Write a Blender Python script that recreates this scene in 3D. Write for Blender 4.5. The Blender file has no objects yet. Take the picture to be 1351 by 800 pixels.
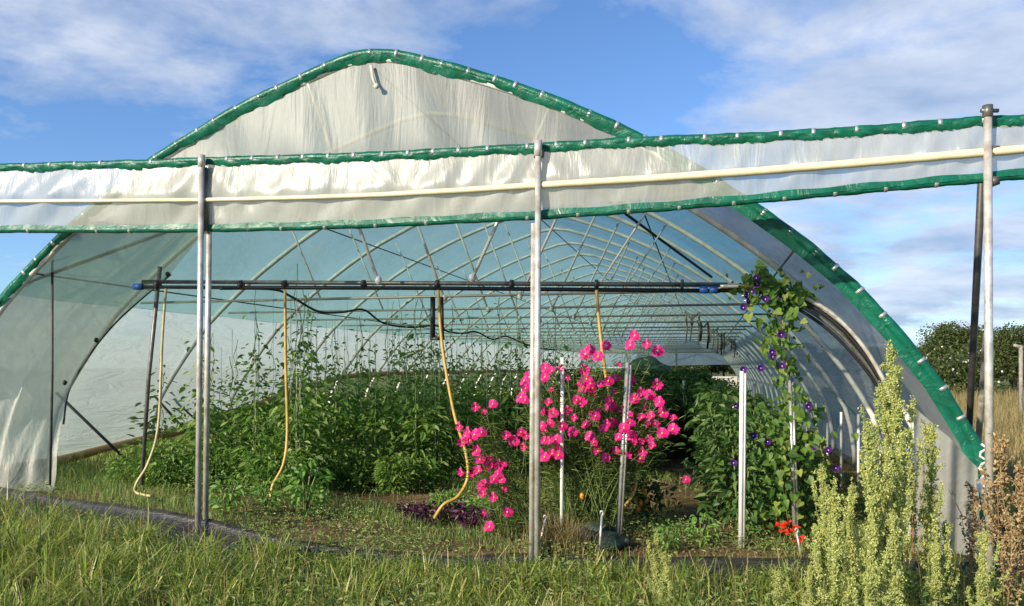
import bpy, math, random
import numpy as np
from mathutils import Vector, Matrix
random.seed(7); rng = np.random.default_rng(7)
R = math.radians
scn = bpy.context.scene
ZT = 2.64
col = scn.collection
F = 1060.0; HZ = 484.0; CX = 675.5; EYE = 1.7

# ------------------------------------------------------------------ ground height, pixel survey
def sm(a, b, x):
    t = np.clip((x - a) / (b - a), 0, 1); return t * t * (3 - 2 * t)
EDGE = [(-7.6, 11.2), (-6.05, 9.5), (-3.0, 7.9), (-2.05, 7.35), (0.15, 7.02), (2.6, 6.98), (4.3, 6.75), (9.0, 6.2)]
def edge_y(x): return np.interp(x, [p[0] for p in EDGE], [p[1] for p in EDGE])
def gz(x, y):
    x = np.asarray(x, float); y = np.asarray(y, float)
    base = 0.15 * sm(-1.0, -4.5, x) if False else 0.15 * (1 - sm(-4.5, -1.0, x))
    bumps = 0.018 * np.sin(x * 2.3 + y * 1.1) * np.cos(y * 1.9 - x * .7) + 0.008 * np.sin(x * 7 + 2) * np.sin(y * 6.3)
    d = edge_y(x) - y
    drop = -0.15 * sm(-0.02, 0.10, d)
    near = (1 - sm(30, 60, y))
    return base * near + bumps * near + drop * (1 - sm(6.5, 9.0, x))
def at(px, py, Y): return Vector(((px - CX) / F * Y, Y, EYE - (py - HZ) / F * Y))
def on_plane(px, py, c, deg):
    xn = (px - CX) / F
    return at(px, py, c / (1 + math.tan(R(deg)) * xn))
AX = R(13.4)
U = Vector((math.cos(AX), -math.sin(AX), 0)); V = Vector((math.sin(AX), math.cos(AX), 0))
O = Vector((-1.505, 8.6, 0)); CA = 8.6 * (1 + math.tan(AX) * (490 - CX) / F)
def T(s, t, z=0.0): return O + U * s + V * t + Vector((0, 0, z))
def TG(s, t, dz=0.0):
    p = T(s, t); p.z = float(gz(p.x, p.y)) + dz; return p
def arch(px, py, off=0.0): return on_plane(px, py, CA + off, 13.4)
def post_pl(px, py, off=0.0): return on_plane(px, py, 7.05 + off, 14.5)

# ------------------------------------------------------------------ mesh tools
class G:
    def __init__(s): s.v = []; s.f = []; s.m = []; s.n = 0
    def add(s, v, f, mi=0):
        v = [tuple(p) for p in v]; s.v += v; s.f += [tuple(i + s.n for i in q) for q in f]; s.m += [mi] * len(f); s.n += len(v); return s
    def tube(s, pts, r, n=8, cap=True, mi=0):
        pts = [Vector(p) for p in pts]; N = len(pts)
        if N < 2: return s
        rs = r if isinstance(r, (list, tuple)) else [r] * N
        v = []; f = []; prev = None
        for i, p in enumerate(pts):
            d = (pts[min(i + 1, N - 1)] - pts[max(i - 1, 0)])
            if d.length < 1e-9: d = Vector((0, 0, 1))
            d.normalize()
            if prev is None:
                a = Vector((0, 0, 1)) if abs(d.z) < .9 else Vector((1, 0, 0)); x = d.cross(a).normalized()
            else:
                x = prev - d * prev.dot(d)
                x = x.normalized() if x.length > 1e-6 else d.orthogonal().normalized()
            prev = x; y = d.cross(x)
            for k in range(n):
                w = 2 * math.pi * k / n; v.append(p + (x * math.cos(w) + y * math.sin(w)) * rs[i])
        for i in range(N - 1):
            for k in range(n):
                f.append((i * n + k, i * n + (k + 1) % n, (i + 1) * n + (k + 1) % n, (i + 1) * n + k))
        if cap: f.append(tuple(range(n))[::-1]); f.append(tuple((N - 1) * n + k for k in range(n)))
        return s.add(v, f, mi)
    def box(s, c, sx, sy, sz, rot=None, mi=0):
        c = Vector(c); v = []
        for x in (-1, 1):
            for y in (-1, 1):
                for z in (-1, 1):
                    p = Vector((x * sx / 2, y * sy / 2, z * sz / 2))
                    if rot: p = rot @ p
                    v.append(c + p)
        return s.add(v, [(0, 1, 3, 2), (4, 6, 7, 5), (0, 4, 5, 1), (2, 3, 7, 6), (0, 2, 6, 4), (1, 5, 7, 3)], mi)
    def grid(s, fn, nu, nv, mi=0):
        v = [fn(i / nu, j / nv) for j in range(nv + 1) for i in range(nu + 1)]
        f = [(j * (nu + 1) + i, j * (nu + 1) + i + 1, (j + 1) * (nu + 1) + i + 1, (j + 1) * (nu + 1) + i) for j in range(nv) for i in range(nu)]
        return s.add(v, f, mi)
    def blob(s, c, rx, ry, rz, n=12, m=7, jit=.12, rot=None, mi=0):
        c = Vector(c); ph = random.random() * 9; v = []; f = []
        for j in range(m + 1):
            th = math.pi * j / m
            for i in range(n):
                a = 2 * math.pi * i / n
                q = 1 + jit * math.sin(3 * a + ph) * math.sin(th) + jit * .6 * math.sin(5 * th + ph + a)
                p = Vector((rx * math.sin(th) * math.cos(a) * q, ry * math.sin(th) * math.sin(a) * q, rz * math.cos(th)))
                if rot: p = rot @ p
                v.append(c + p)
        for j in range(m):
            for i in range(n):
                f.append((j * n + i, (j + 1) * n + i, (j + 1) * n + (i + 1) % n, j * n + (i + 1) % n))
        return s.add(v, f, mi)

def smooth(pts, m=8):
    P_ = [Vector(p) for p in pts]; out_ = []
    for i in range(len(P_) - 1):
        p0 = P_[max(i - 1, 0)]; p1 = P_[i]; p2 = P_[i + 1]; p3 = P_[min(i + 2, len(P_) - 1)]
        for k in range(m):
            t = k / m; out_.append(.5 * ((2 * p1) + (p2 - p0) * t + (2 * p0 - 5 * p1 + 4 * p2 - p3) * t * t + (3 * p1 - p0 - 3 * p2 + p3) * t ** 3))
    return out_ + [P_[-1]]
def raw_obj(name, verts, faces_flat, sizes, mats, smooth=False, parent=None, mi=None):
    me = bpy.data.meshes.new(name)
    verts = np.asarray(verts, np.float32); sizes = np.asarray(sizes, np.int32)
    me.vertices.add(len(verts)); me.vertices.foreach_set('co', verts.ravel())
    me.loops.add(len(faces_flat)); me.loops.foreach_set('vertex_index', np.asarray(faces_flat, np.int32))
    me.polygons.add(len(sizes))
    st = np.concatenate([[0], np.cumsum(sizes)[:-1]]).astype(np.int32)
    me.polygons.foreach_set('loop_start', st); me.polygons.foreach_set('loop_total', sizes)
    if mi is not None: me.polygons.foreach_set('material_index', np.asarray(mi, np.int32))
    me.polygons.foreach_set('use_smooth', np.full(len(sizes), smooth, bool))
    for m in (mats if isinstance(mats, (list, tuple)) else [mats]): me.materials.append(m)
    me.update(calc_edges=True); me.validate()
    o = bpy.data.objects.new(name, me); col.objects.link(o)
    if parent: o.parent = parent
    return o
def obj(name, g, mat, root=None, smooth=True, parent=None, at_origin=None):
    """verts are world coordinates; local to root (an Empty or thing) when given"""
    off = np.array(root.location if root else (at_origin or (0, 0, 0)), float)
    v = np.asarray(g.v, float) - off
    ff = [i for q in g.f for i in q]
    o = raw_obj(name, v, ff, [len(q) for q in g.f], mat, smooth, parent or root, g.m)
    if at_origin is not None and root is None: o.location = at_origin
    return o
def tag(o, label, cat=None, group=None, kind=None):
    if label: o['label'] = label
    if cat: o['category'] = cat
    if group: o['group'] = group
    if kind: o['kind'] = kind
    return o
def thing(name, label, cat, loc, group=None):
    o = bpy.data.objects.new(name, None); col.objects.link(o); o.location = loc; o.empty_display_size = .1
    return tag(o, label, cat, group)
def copy_tree(o, parent=None):
    c = o.copy(); col.objects.link(c); c.parent = parent
    for ch in list(o.children): copy_tree(ch, c)
    return c

# vectorised leaves: P base, D direction, Nn normal, L length, W width
def leaf_arr(P, D, Nn, L, W, fold=.25, droop=.15):
    P = np.asarray(P, float); n = len(P)
    D = D / (np.linalg.norm(D, axis=1, keepdims=True) + 1e-9)
    S = np.cross(D, Nn); S /= (np.linalg.norm(S, axis=1, keepdims=True) + 1e-9)
    N2 = np.cross(S, D)
    L = np.broadcast_to(np.asarray(L, float), (n,))[:, None]; W = np.broadcast_to(np.asarray(W, float), (n,))[:, None]
    dn = np.array([0, 0, -1.]) * L * droop
    v = np.stack([P, P + D * L * .28 + S * W * .42 + N2 * W * fold, P + D * L * .62 + S * W * .40 + N2 * W * fold + dn * .4,
                  P + D * L + dn, P + D * L * .62 - S * W * .40 + N2 * W * fold + dn * .4, P + D * L * .28 - S * W * .42 + N2 * W * fold], 1)
    b = (np.arange(n) * 6)[:, None]
    f = np.concatenate([b + np.array([0, 1, 2, 3]), b + np.array([0, 3, 4, 5])], 1).reshape(-1)
    return v.reshape(-1, 3), f, np.full(2 * n, 4)
def blade_arr(P, H, lean, W, az):
    """grass blades: ribbons of 3 segments, bending over"""
    P = np.asarray(P, float); n = len(P)
    H = H[:, None]; W = W[:, None]; lean = lean[:, None]
    d = np.stack([np.cos(az), np.sin(az), np.zeros(n)], 1)
    fa = az + rng.uniform(0.6, 2.4, n); s = np.stack([np.cos(fa), np.sin(fa), np.zeros(n)], 1)
    up = np.array([0, 0, 1.])
    p1 = P + up * H * .45 + d * H * lean * .18
    p2 = P + up * H * .82 * (1 - lean * .2) + d * H * lean * .55
    p3 = P + up * H * (1 - lean * .45) + d * H * lean * 1.05
    v = np.stack([P - s * W * .4, P + s * W * .4, p1 + s * W * .5, p1 - s * W * .5, p2 + s * W * .32, p2 - s * W * .32, p3], 1)
    b = (np.arange(n) * 7)[:, None]
    f = np.concatenate([b + np.array([0, 1, 2, 3]), b + np.array([3, 2, 4, 5]), b + np.array([5, 4, 6])], 1).reshape(-1)
    return v.reshape(-1, 3), f, np.tile([4, 4, 3], n)
def merge(parts):
    vs = []; fs = []; ss = []; k = 0
    for v, f, s in parts:
        vs.append(v); fs.append(f + k); ss.append(s); k += len(v)
    return np.concatenate(vs), np.concatenate(fs), np.concatenate(ss)
def arr_obj(name, parts, mat, parent=None, smooth=False):
    v, f, s = merge(parts); return raw_obj(name, v, f, s, mat, smooth, parent)
def rdir(n, zmin=-1, zmax=1):
    a = rng.uniform(0, 2 * math.pi, n); z = rng.uniform(zmin, zmax, n); r = np.sqrt(np.clip(1 - z * z, 0, 1))
    return np.stack([r * np.cos(a), r * np.sin(a), z], 1)

# ------------------------------------------------------------------ materials
def nmat(name):
    m = bpy.data.materials.new(name); m.use_nodes = True; nt = m.node_tree; nt.nodes.clear()
    out = nt.nodes.new('ShaderNodeOutputMaterial'); return m, nt, out
def N(nt, typ, **kw):
    n = nt.nodes.new(typ)
    for k, v in kw.items():
        if k in n.inputs: n.inputs[k].default_value = v
        else: setattr(n, k, v)
    return n
def lk(nt, a, ao, b, bi): nt.links.new(a.outputs[ao], b.inputs[bi])
def ramp(nt, stops):
    r = nt.nodes.new('ShaderNodeValToRGB'); e = r.color_ramp.elements
    while len(e) < len(stops): e.new(0.5)
    for q, (p, c) in zip(e, stops): q.position = p; q.color = (*c, 1) if len(c) == 3 else c
    return r
def solid(name, c, rough=.5, metal=0.0, noise=.12, scale=8, bump=0.0, c2=None, spec=.5):
    m, nt, out = nmat(name)
    b = N(nt, 'ShaderNodeBsdfPrincipled', Roughness=rough, Metallic=metal)
    b.inputs['Specular IOR Level'].default_value = spec
    tc = N(nt, 'ShaderNodeTexCoord'); nz = N(nt, 'ShaderNodeTexNoise', Scale=scale, Detail=6.0, Roughness=.65)
    lk(nt, tc, 'Object', nz, 'Vector')
    c2 = c2 or tuple(max(0, x * (1 - noise * 2.5)) for x in c)
    r = ramp(nt, [(.35, c2), (.62, c)]); lk(nt, nz, 'Fac', r, 'Fac'); lk(nt, r, 'Color', b, 'Base Color')
    if bump:
        bp = N(nt, 'ShaderNodeBump', Strength=bump, Distance=.02); lk(nt, nz, 'Fac', bp, 'Height'); lk(nt, bp, 'Normal', b, 'Normal')
    lk(nt, b, 'BSDF', out, 'Surface'); return m
def leafmat(name, c1, c2, c3=None, trans=.35, rough=.5, spec=.4):
    m, nt, out = nmat(name)
    ge = N(nt, 'ShaderNodeNewGeometry'); st = [(0, c1), (.75, c2)] + ([(1, c3)] if c3 else [])
    r = ramp(nt, st); lk(nt, ge, 'Random Per Island', r, 'Fac')
    b = N(nt, 'ShaderNodeBsdfPrincipled', Roughness=rough); b.inputs['Specular IOR Level'].default_value = spec
    tr = N(nt, 'ShaderNodeBsdfTranslucent'); mx = N(nt, 'ShaderNodeMixShader', Fac=trans)
    hs = N(nt, 'ShaderNodeHueSaturation', Saturation=1.1, Value=1.3)
    lk(nt, r, 'Color', b, 'Base Color'); lk(nt, r, 'Color', hs, 'Color'); lk(nt, hs, 'Color', tr, 'Color')
    lk(nt, b, 'BSDF', mx, 1); lk(nt, tr, 'BSDF', mx, 2); lk(nt, mx, 'Shader', out, 'Surface'); return m
def film(name, c, tcol, tfac, transl=.5, gloss=.12, streak=.35, bump=.35, bscale=3.0, stretch=(1, 1, 1), grot=0.0, dirt=(.42, .42, .30), rough=.28):
    """plastic sheet: part see-through, part lit and glowing, with vertical streaks of dirt and creases"""
    m, nt, out = nmat(name)
    tc = N(nt, 'ShaderNodeTexCoord')
    mp = N(nt, 'ShaderNodeMapping'); mp.inputs['Scale'].default_value = (9, 9, .7); lk(nt, tc, 'Object', mp, 'Vector')
    ns = N(nt, 'ShaderNodeTexNoise', Scale=1.6, Detail=7.0, Roughness=.7); lk(nt, mp, 'Vector', ns, 'Vector')
    nb = N(nt, 'ShaderNodeTexNoise', Scale=.7, Detail=4.0); lk(nt, tc, 'Object', nb, 'Vector')
    mu = N(nt, 'ShaderNodeMath', operation='MULTIPLY'); lk(nt, ns, 'Fac', mu, 0); lk(nt, nb, 'Fac', mu, 1)
    r = ramp(nt, [(.16, c), (.5, dirt)]); lk(nt, mu, 'Value', r, 'Fac')
    mc = N(nt, 'ShaderNodeMixRGB'); mc.inputs['Fac'].default_value = streak; mc.inputs['Color1'].default_value = (*c, 1); lk(nt, r, 'Color', mc, 'Color2')
    mp2 = N(nt, 'ShaderNodeMapping'); mp2.inputs['Scale'].default_value = stretch; mp2.inputs['Rotation'].default_value = (0, grot, 0); lk(nt, tc, 'Object', mp2, 'Vector')
    n2 = N(nt, 'ShaderNodeTexNoise', Scale=bscale, Detail=5.0, Roughness=.55); n2.inputs['Distortion'].default_value = .8; lk(nt, mp2, 'Vector', n2, 'Vector')
    mp3 = N(nt, 'ShaderNodeMapping'); mp3.inputs['Scale'].default_value = (7, 7, .8); lk(nt, tc, 'Object', mp3, 'Vector')
    n3 = N(nt, 'ShaderNodeTexNoise', Scale=4.0, Detail=6.0, Roughness=.7); lk(nt, mp3, 'Vector', n3, 'Vector')
    rd = ramp(nt, [(.38, (0, 0, 0)), (.5, (1, 1, 1)), (.62, (0, 0, 0))]); lk(nt, n2, 'Fac', rd, 'Fac')
    ad = N(nt, 'ShaderNodeMath', operation='MULTIPLY_ADD'); ad.inputs[1].default_value = .45; lk(nt, n3, 'Fac', ad, 0); lk(nt, rd, 'Color', ad, 2)
    bp = N(nt, 'ShaderNodeBump', Strength=bump, Distance=.03); lk(nt, ad, 'Value', bp, 'Height')
    df = N(nt, 'ShaderNodeBsdfDiffuse'); tr = N(nt, 'ShaderNodeBsdfTranslucent'); gl = N(nt, 'ShaderNodeBsdfGlossy', Roughness=rough)
    for q in (df, tr): lk(nt, mc, 'Color', q, 'Color')
    for q in (df, gl, tr): lk(nt, bp, 'Normal', q, 'Normal')
    m1 = N(nt, 'ShaderNodeMixShader', Fac=transl); lk(nt, df, 'BSDF', m1, 1); lk(nt, tr, 'BSDF', m1, 2)
    m2 = N(nt, 'ShaderNodeMixShader', Fac=gloss); lk(nt, m1, 'Shader', m2, 1); lk(nt, gl, 'BSDF', m2, 2)
    tp = N(nt, 'ShaderNodeBsdfTransparent', Color=(*tcol, 1))
    ff = N(nt, 'ShaderNodeMath', operation='MULTIPLY_ADD'); ff.inputs[1].default_value = -.5; ff.inputs[2].default_value = tfac + .13
    lk(nt, mu, 'Value', ff, 0)
    m3 = N(nt, 'ShaderNodeMixShader'); lk(nt, ff, 'Value', m3, 'Fac'); lk(nt, m2, 'Shader', m3, 1); lk(nt, tp, 'BSDF', m3, 2)
    lk(nt, m3, 'Shader', out, 'Surface'); return m
M = {}
M['steel'] = solid('galvanised_steel', (.66, .64, .58), .36, .35, .12, 9, c2=(.40, .35, .28))
M['hoop'] = solid('hoop_steel', (.86, .85, .80), .5, .05, .12, 6)
M['tie'] = solid('tie_steel', (.42, .41, .36), .45, .3, .12, 6)
M['darkpipe'] = solid('dark_pipe', (.07, .065, .06), .5, .2, .2, 10)
M['greypipe'] = solid('grey_pipe', (.20, .19, .17), .45, .5, .2, 10)
M['black'] = solid('black_rubber', (.015, .015, .015), .45, 0, .1)
M['white'] = solid('white_paint', (.78, .76, .70), .5, 0, .1, 12)
M['clip'] = solid('clip_metal', (.62, .61, .56), .3, .6, .1, 20)
M['cream'] = solid('cream_tube', (.80, .70, .46), .5, 0, .06, 5, .1)
M['blue'] = solid('blue_fitting', (.04, .13, .42), .4)
M['hose'] = solid('yellow_hose', (.58, .36, .07), .4, 0, .14, 9)
M['palehose'] = solid('pale_hose', (.55, .45, .2), .4, 0, .14, 9)
M['wood'] = solid('orange_wood', (.46, .19, .07), .7, 0, .2, 12, .3)
M['oldwood'] = solid('grey_wood', (.36, .32, .25), .8, 0, .2, 12, .3)
M['string'] = solid('string', (.62, .60, .50), .8)
M['rope'] = solid('white_rope', (.75, .73, .68), .8)
M['bag1'] = solid('green_bag', (.025, .05, .035), .6, 0, .2, 9, .4)
M['bag2'] = solid('grey_bag', (.12, .12, .10), .7, 0, .2, 9, .4)
M['bark'] = solid('bark', (.12, .09, .06), .9, 0, .2, 9, .5)
M['greencord'] = solid('green_cord', (.01, .30, .18), .5)
def greenhem():
    m, nt, out = nmat('green_tarp')
    tc = N(nt, 'ShaderNodeTexCoord'); nz = N(nt, 'ShaderNodeTexNoise', Scale=5.0, Detail=6.0, Roughness=.6); nz.inputs['Distortion'].default_value = 1.2
    lk(nt, tc, 'Object', nz, 'Vector')
    r = ramp(nt, [(.3, (.002, .085, .045)), (.6, (.004, .15, .085)), (.85, (.03, .22, .14))]); lk(nt, nz, 'Fac', r, 'Fac')
    b = N(nt, 'ShaderNodeBsdfPrincipled', Roughness=.35); lk(nt, r, 'Color', b, 'Base Color')
    bp = N(nt, 'ShaderNodeBump', Strength=.7, Distance=.03); lk(nt, nz, 'Fac', bp, 'Height'); lk(nt, bp, 'Normal', b, 'Normal')
    tr = N(nt, 'ShaderNodeBsdfTranslucent', Color=(.01, .4, .24, 1)); mx = N(nt, 'ShaderNodeMixShader', Fac=.18)
    lk(nt, b, 'BSDF', mx, 1); lk(nt, tr, 'BSDF', mx, 2); lk(nt, mx, 'Shader', out, 'Surface'); return m
M['green'] = greenhem()
M['band'] = film('band_film', (.61, .61, .55), (.93, .95, .96), .36, .40, .06, .8, .17, 1.0, (3.0, 1, .7), R(40), rough=.35)
M['gable'] = film('gable_film', (.44, .445, .405), (.8, .82, .78), .36, .42, .04, 1.0, .12, .8, (3.0, 1, .45), R(-38), dirt=(.26, .27, .22), rough=.4)
M['drape'] = film('drape_film', (.68, .69, .61), (.85, .9, .86), .36, .5, .04, .4, .4, 1.0, (3.0, 1, .5), R(40), rough=.4)
M['side'] = film('side_film', (.50, .57, .54), (.9, .95, .95), .15, .6, .04, .3, .5, 2.0, (.5, .5, 3.0))
M['bay'] = film('bay_film', (.50, .49, .44), (.88, .9, .92), .08, .55, .04, .3, .3, 1.2, (1, 1, 1))
M['teal'] = film('teal_film', (.27, .39, .335), (.52, .68, .61), .34, .62, .03, .6, .25, 1.5, (.6, .6, 2), dirt=(.10, .20, .17))
M['side_shaded'] = film('shaded_side_film', (.42, .45, .43), (.7, .74, .72), .09, .5, .04, .4, .5, 2.0, (.5, .5, 3.0))  # same side film, with the right wall's shade put into a darker grey
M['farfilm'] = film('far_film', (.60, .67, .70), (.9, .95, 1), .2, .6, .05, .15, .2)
M['skirt'] = solid('earth_stained_skirt', (.55, .34, .15), .7, 0, .12, 3, .3, c2=(.40, .22, .08))
def membrane():
    m, nt, out = nmat('black_membrane')
    tc = N(nt, 'ShaderNodeTexCoord'); mp = N(nt, 'ShaderNodeMapping'); mp.inputs['Scale'].default_value = (.8, 5, 5); lk(nt, tc, 'Object', mp, 'Vector'); nz = N(nt, 'ShaderNodeTexNoise', Scale=5.0, Detail=8.0, Roughness=.7); lk(nt, mp, 'Vector', nz, 'Vector')
    r = ramp(nt, [(.38, (.012, .011, .010)), (.60, (.045, .038, .03)), (.78, (.18, .14, .10))]); lk(nt, nz, 'Fac', r, 'Fac')
    b = N(nt, 'ShaderNodeBsdfPrincipled', Roughness=.3); lk(nt, r, 'Color', b, 'Base Color')
    bp = N(nt, 'ShaderNodeBump', Strength=.5, Distance=.02); lk(nt, nz, 'Fac', bp, 'Height'); lk(nt, bp, 'Normal', b, 'Normal')
    lk(nt, b, 'BSDF', out, 'Surface'); return m
M['membrane'] = membrane()
def soilmat():
    m, nt, out = nmat('soil_and_turf')
    tc = N(nt, 'ShaderNodeTexCoord'); n1 = N(nt, 'ShaderNodeTexNoise', Scale=1.3, Detail=9.0, Roughness=.65); n2 = N(nt, 'ShaderNodeTexNoise', Scale=26.0, Detail=8.0, Roughness=.7)
    for q in (n1, n2): lk(nt, tc, 'Object', q, 'Vector')
    r1 = ramp(nt, [(.3, (.08, .07, .03)), (.5, (.20, .14, .08)), (.66, (.38, .27, .16))]); lk(nt, n1, 'Fac', r1, 'Fac')
    r2 = ramp(nt, [(.3, (.35, .33, .3)), (.7, (1.1, 1.05, 1))]); lk(nt, n2, 'Fac', r2, 'Fac')
    mx = N(nt, 'ShaderNodeMixRGB', blend_type='MULTIPLY'); mx.inputs['Fac'].default_value = 1; lk(nt, r1, 'Color', mx, 'Color1'); lk(nt, r2, 'Color', mx, 'Color2')
    dt_ = N(nt, 'ShaderNodeVectorMath', operation='DOT_PRODUCT'); dt_.inputs[1].default_value = (math.cos(R(13.4)), -math.sin(R(13.4)), 0); lk(nt, tc, 'Object', dt_, 0)
    a1 = N(nt, 'ShaderNodeMath', operation='ADD'); a1.inputs[1].default_value = 1.505 * math.cos(R(13.4)) + 8.6 * math.sin(R(13.4)); lk(nt, dt_, 'Value', a1, 0)
    a2 = N(nt, 'ShaderNodeMath', operation='ABSOLUTE'); lk(nt, a1, 'Value', a2, 0)
    rg = N(nt, 'ShaderNodeMapRange'); rg.inputs['From Min'].default_value = 5.6; rg.inputs['From Max'].default_value = 6.4; lk(nt, a2, 'Value', rg, 'Value')
    tg = ramp(nt, [(.35, (.07, .10, .03)), (.6, (.17, .19, .06)), (.75, (.28, .25, .11))]); lk(nt, n1, 'Fac', tg, 'Fac')
    m0 = mx; mx = N(nt, 'ShaderNodeMixRGB'); lk(nt, rg, 'Result', mx, 'Fac'); lk(nt, m0, 'Color', mx, 'Color1'); lk(nt, tg, 'Color', mx, 'Color2')
    b = N(nt, 'ShaderNodeBsdfPrincipled', Roughness=.95); b.inputs['Specular IOR Level'].default_value = .1; lk(nt, mx, 'Color', b, 'Base Color')
    bp = N(nt, 'ShaderNodeBump', Strength=.9, Distance=.03); lk(nt, n2, 'Fac', bp, 'Height'); lk(nt, bp, 'Normal', b, 'Normal')
    lk(nt, b, 'BSDF', out, 'Surface'); return m
M['soil'] = soilmat()
M['grass'] = leafmat('grass_blades', (.05, .12, .02), (.36, .44, .08), (.72, .64, .28), .45, .4, .4)
M['inweed'] = leafmat('weed_leaves', (.08, .16, .035), (.27, .37, .10), (.46, .44, .19), .42)
M['dry'] = leafmat('dry_grass', (.20, .17, .06), (.38, .30, .12), (.45, .33, .18), .3)
M['bean'] = leafmat('bean_leaves', (.06, .14, .025), (.20, .33, .07), (.42, .52, .16), .5)
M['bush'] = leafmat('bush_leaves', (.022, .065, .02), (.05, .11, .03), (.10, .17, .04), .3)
M['pepper'] = leafmat('pepper_leaves', (.05, .12, .03), (.12, .21, .05), (.2, .29, .08), .35)
M['vine'] = leafmat('vine_leaves', (.045, .11, .018), (.14, .25, .04), (.34, .40, .08), .45)
M['bright'] = leafmat('bright_leaves', (.12, .26, .05), (.22, .38, .08), None, .4)
M['purpleleaf'] = leafmat('purple_leaves', (.04, .012, .03), (.10, .03, .07), None, .25)
M['feather'] = leafmat('feathery_leaves', (.06, .12, .025), (.15, .21, .05), None, .35)
M['stem'] = solid('green_stem', (.16, .22, .06), .6)
M['dryStem'] = solid('brown_stem', (.30, .19, .09), .8)
M['orach'] = leafmat('orach_seeds', (.28, .34, .10), (.56, .58, .20), (.72, .68, .32), .35, .7, .2)
M['dock'] = leafmat('dry_seeds', (.26, .17, .07), (.46, .34, .17), (.55, .44, .26), .25, .8, .2)
M['crown'] = leafmat('tree_leaves', (.04, .065, .016), (.10, .13, .035), (.17, .18, .055), .4)
M['blossom'] = leafmat('blossom', (.5, .5, .4), (.7, .7, .6), None, .2)
M['pink'] = leafmat('pink_petals', (.70, .008, .18), (.85, .03, .28), (.88, .12, .38), .4, .6, .15)
M['pinkc'] = solid('flower_centre', (.75, .5, .08), .7)
M['purple'] = leafmat('purple_petals', (.02, .003, .06), (.045, .005, .12), (.09, .015, .19), .3, .6, .2)
M['throat'] = solid('pale_throat', (.75, .55, .7), .7)
M['red'] = leafmat('red_petals', (.65, .02, .01), (.8, .05, .02), None, .3)
M['orange'] = solid('orange_fruit', (.75, .26, .02), .4)
M['tarp'] = solid('dark_green_tarp', (.06, .12, .09), .6, 0, .2, 2, .4)
M['palewall'] = solid('pale_panels', (.62, .58, .50), .8, 0, .1, 1)

# ------------------------------------------------------------------ world, sun, camera
SUN_EL = 24.0; SUN_AZ = (-0.74, -0.67)
w = bpy.data.worlds.new('World'); scn.world = w; w.use_nodes = True; nt = w.node_tree; nt.nodes.clear()
wo = nt.nodes.new('ShaderNodeOutputWorld'); bg = N(nt, 'ShaderNodeBackground', Strength=.11)
sky = N(nt, 'ShaderNodeTexSky'); sky.sky_type = 'NISHITA'; sky.sun_disc = False; sky.sun_elevation = R(SUN_EL)
sky.sun_rotation = math.atan2(SUN_AZ[0], SUN_AZ[1]); sky.air_density = 1.0; sky.dust_density = .35; sky.ozone_density = 3.0
tc = N(nt, 'ShaderNodeTexCoord')
sx = N(nt, 'ShaderNodeSeparateXYZ'); lk(nt, tc, 'Generated', sx, 'Vector')
zc = N(nt, 'ShaderNodeMath', operation='MAXIMUM'); zc.inputs[1].default_value = .0; lk(nt, sx, 'Z', zc, 0)
za = N(nt, 'ShaderNodeMath', operation='ADD'); za.inputs[1].default_value = .16; lk(nt, zc, 'Value', za, 0)
dx = N(nt, 'ShaderNodeMath', operation='DIVIDE'); lk(nt, sx, 'X', dx, 0); lk(nt, za, 'Value', dx, 1)
dy = N(nt, 'ShaderNodeMath', operation='DIVIDE'); lk(nt, sx, 'Y', dy, 0); lk(nt, za, 'Value', dy, 1)
cb = N(nt, 'ShaderNodeCombineXYZ'); lk(nt, dx, 'Value', cb, 'X'); lk(nt, dy, 'Value', cb, 'Y')
mpw = N(nt, 'ShaderNodeMapping'); mpw.inputs['Location'].default_value = (3.1, 1.7, 0); mpw.inputs['Scale'].default_value = (1, 1.15, 1); lk(nt, cb, 'Vector', mpw, 'Vector')
cn = N(nt, 'ShaderNodeTexNoise', Scale=2.3, Detail=12.0, Roughness=.60); cn.inputs['Distortion'].default_value = .25; lk(nt, mpw, 'Vector', cn, 'Vector')
# two cloud banks, left high and a broad one right: bias by compass direction
def bias(cx, cy, rad, amt):
    v = N(nt, 'ShaderNodeVectorMath', operation='DISTANCE'); v.inputs[1].default_value = (cx, cy, 0); lk(nt, cb, 'Vector', v, 0)
    mr = N(nt, 'ShaderNodeMapRange'); mr.inputs['From Min'].default_value = 0; mr.inputs['From Max'].default_value = rad; mr.inputs['To Min'].default_value = amt; mr.inputs['To Max'].default_value = 0
    mr.interpolation_type = 'SMOOTHSTEP'; lk(nt, v, 'Value', mr, 'Value'); return mr
acc = cn; ao = 'Fac'
for (cx_, cy_, rad, amt) in [(-.85, 1.6, .75, .27), (-.2, 1.6, .45, .20), (1.0, 1.8, 1.0, .36), (1.7, 3.1, 1.7, .30), (2.5, 4.6, 2.2, .24), (.2, 1.95, .42, -.20), (-1.2, 2.35, .5, -.12)]:
    b_ = bias(cx_, cy_, rad, amt); ad = N(nt, 'ShaderNodeMath', operation='ADD'); lk(nt, acc, ao, ad, 0); lk(nt, b_, 'Result', ad, 1); acc = ad; ao = 'Value'
cr = ramp(nt, [(.57, (0, 0, 0)), (.80, (.88, .88, .88))]); lk(nt, acc, ao, cr, 'Fac')
cn2 = N(nt, 'ShaderNodeTexNoise', Scale=2.4, Detail=7.0, Roughness=.55); lk(nt, mpw, 'Vector', cn2, 'Vector')
cc = ramp(nt, [(.34, (2.5, 3.3, 4.7)), (.66, (5.2, 5.6, 6.5))]); lk(nt, cn2, 'Fac', cc, 'Fac')
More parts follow.
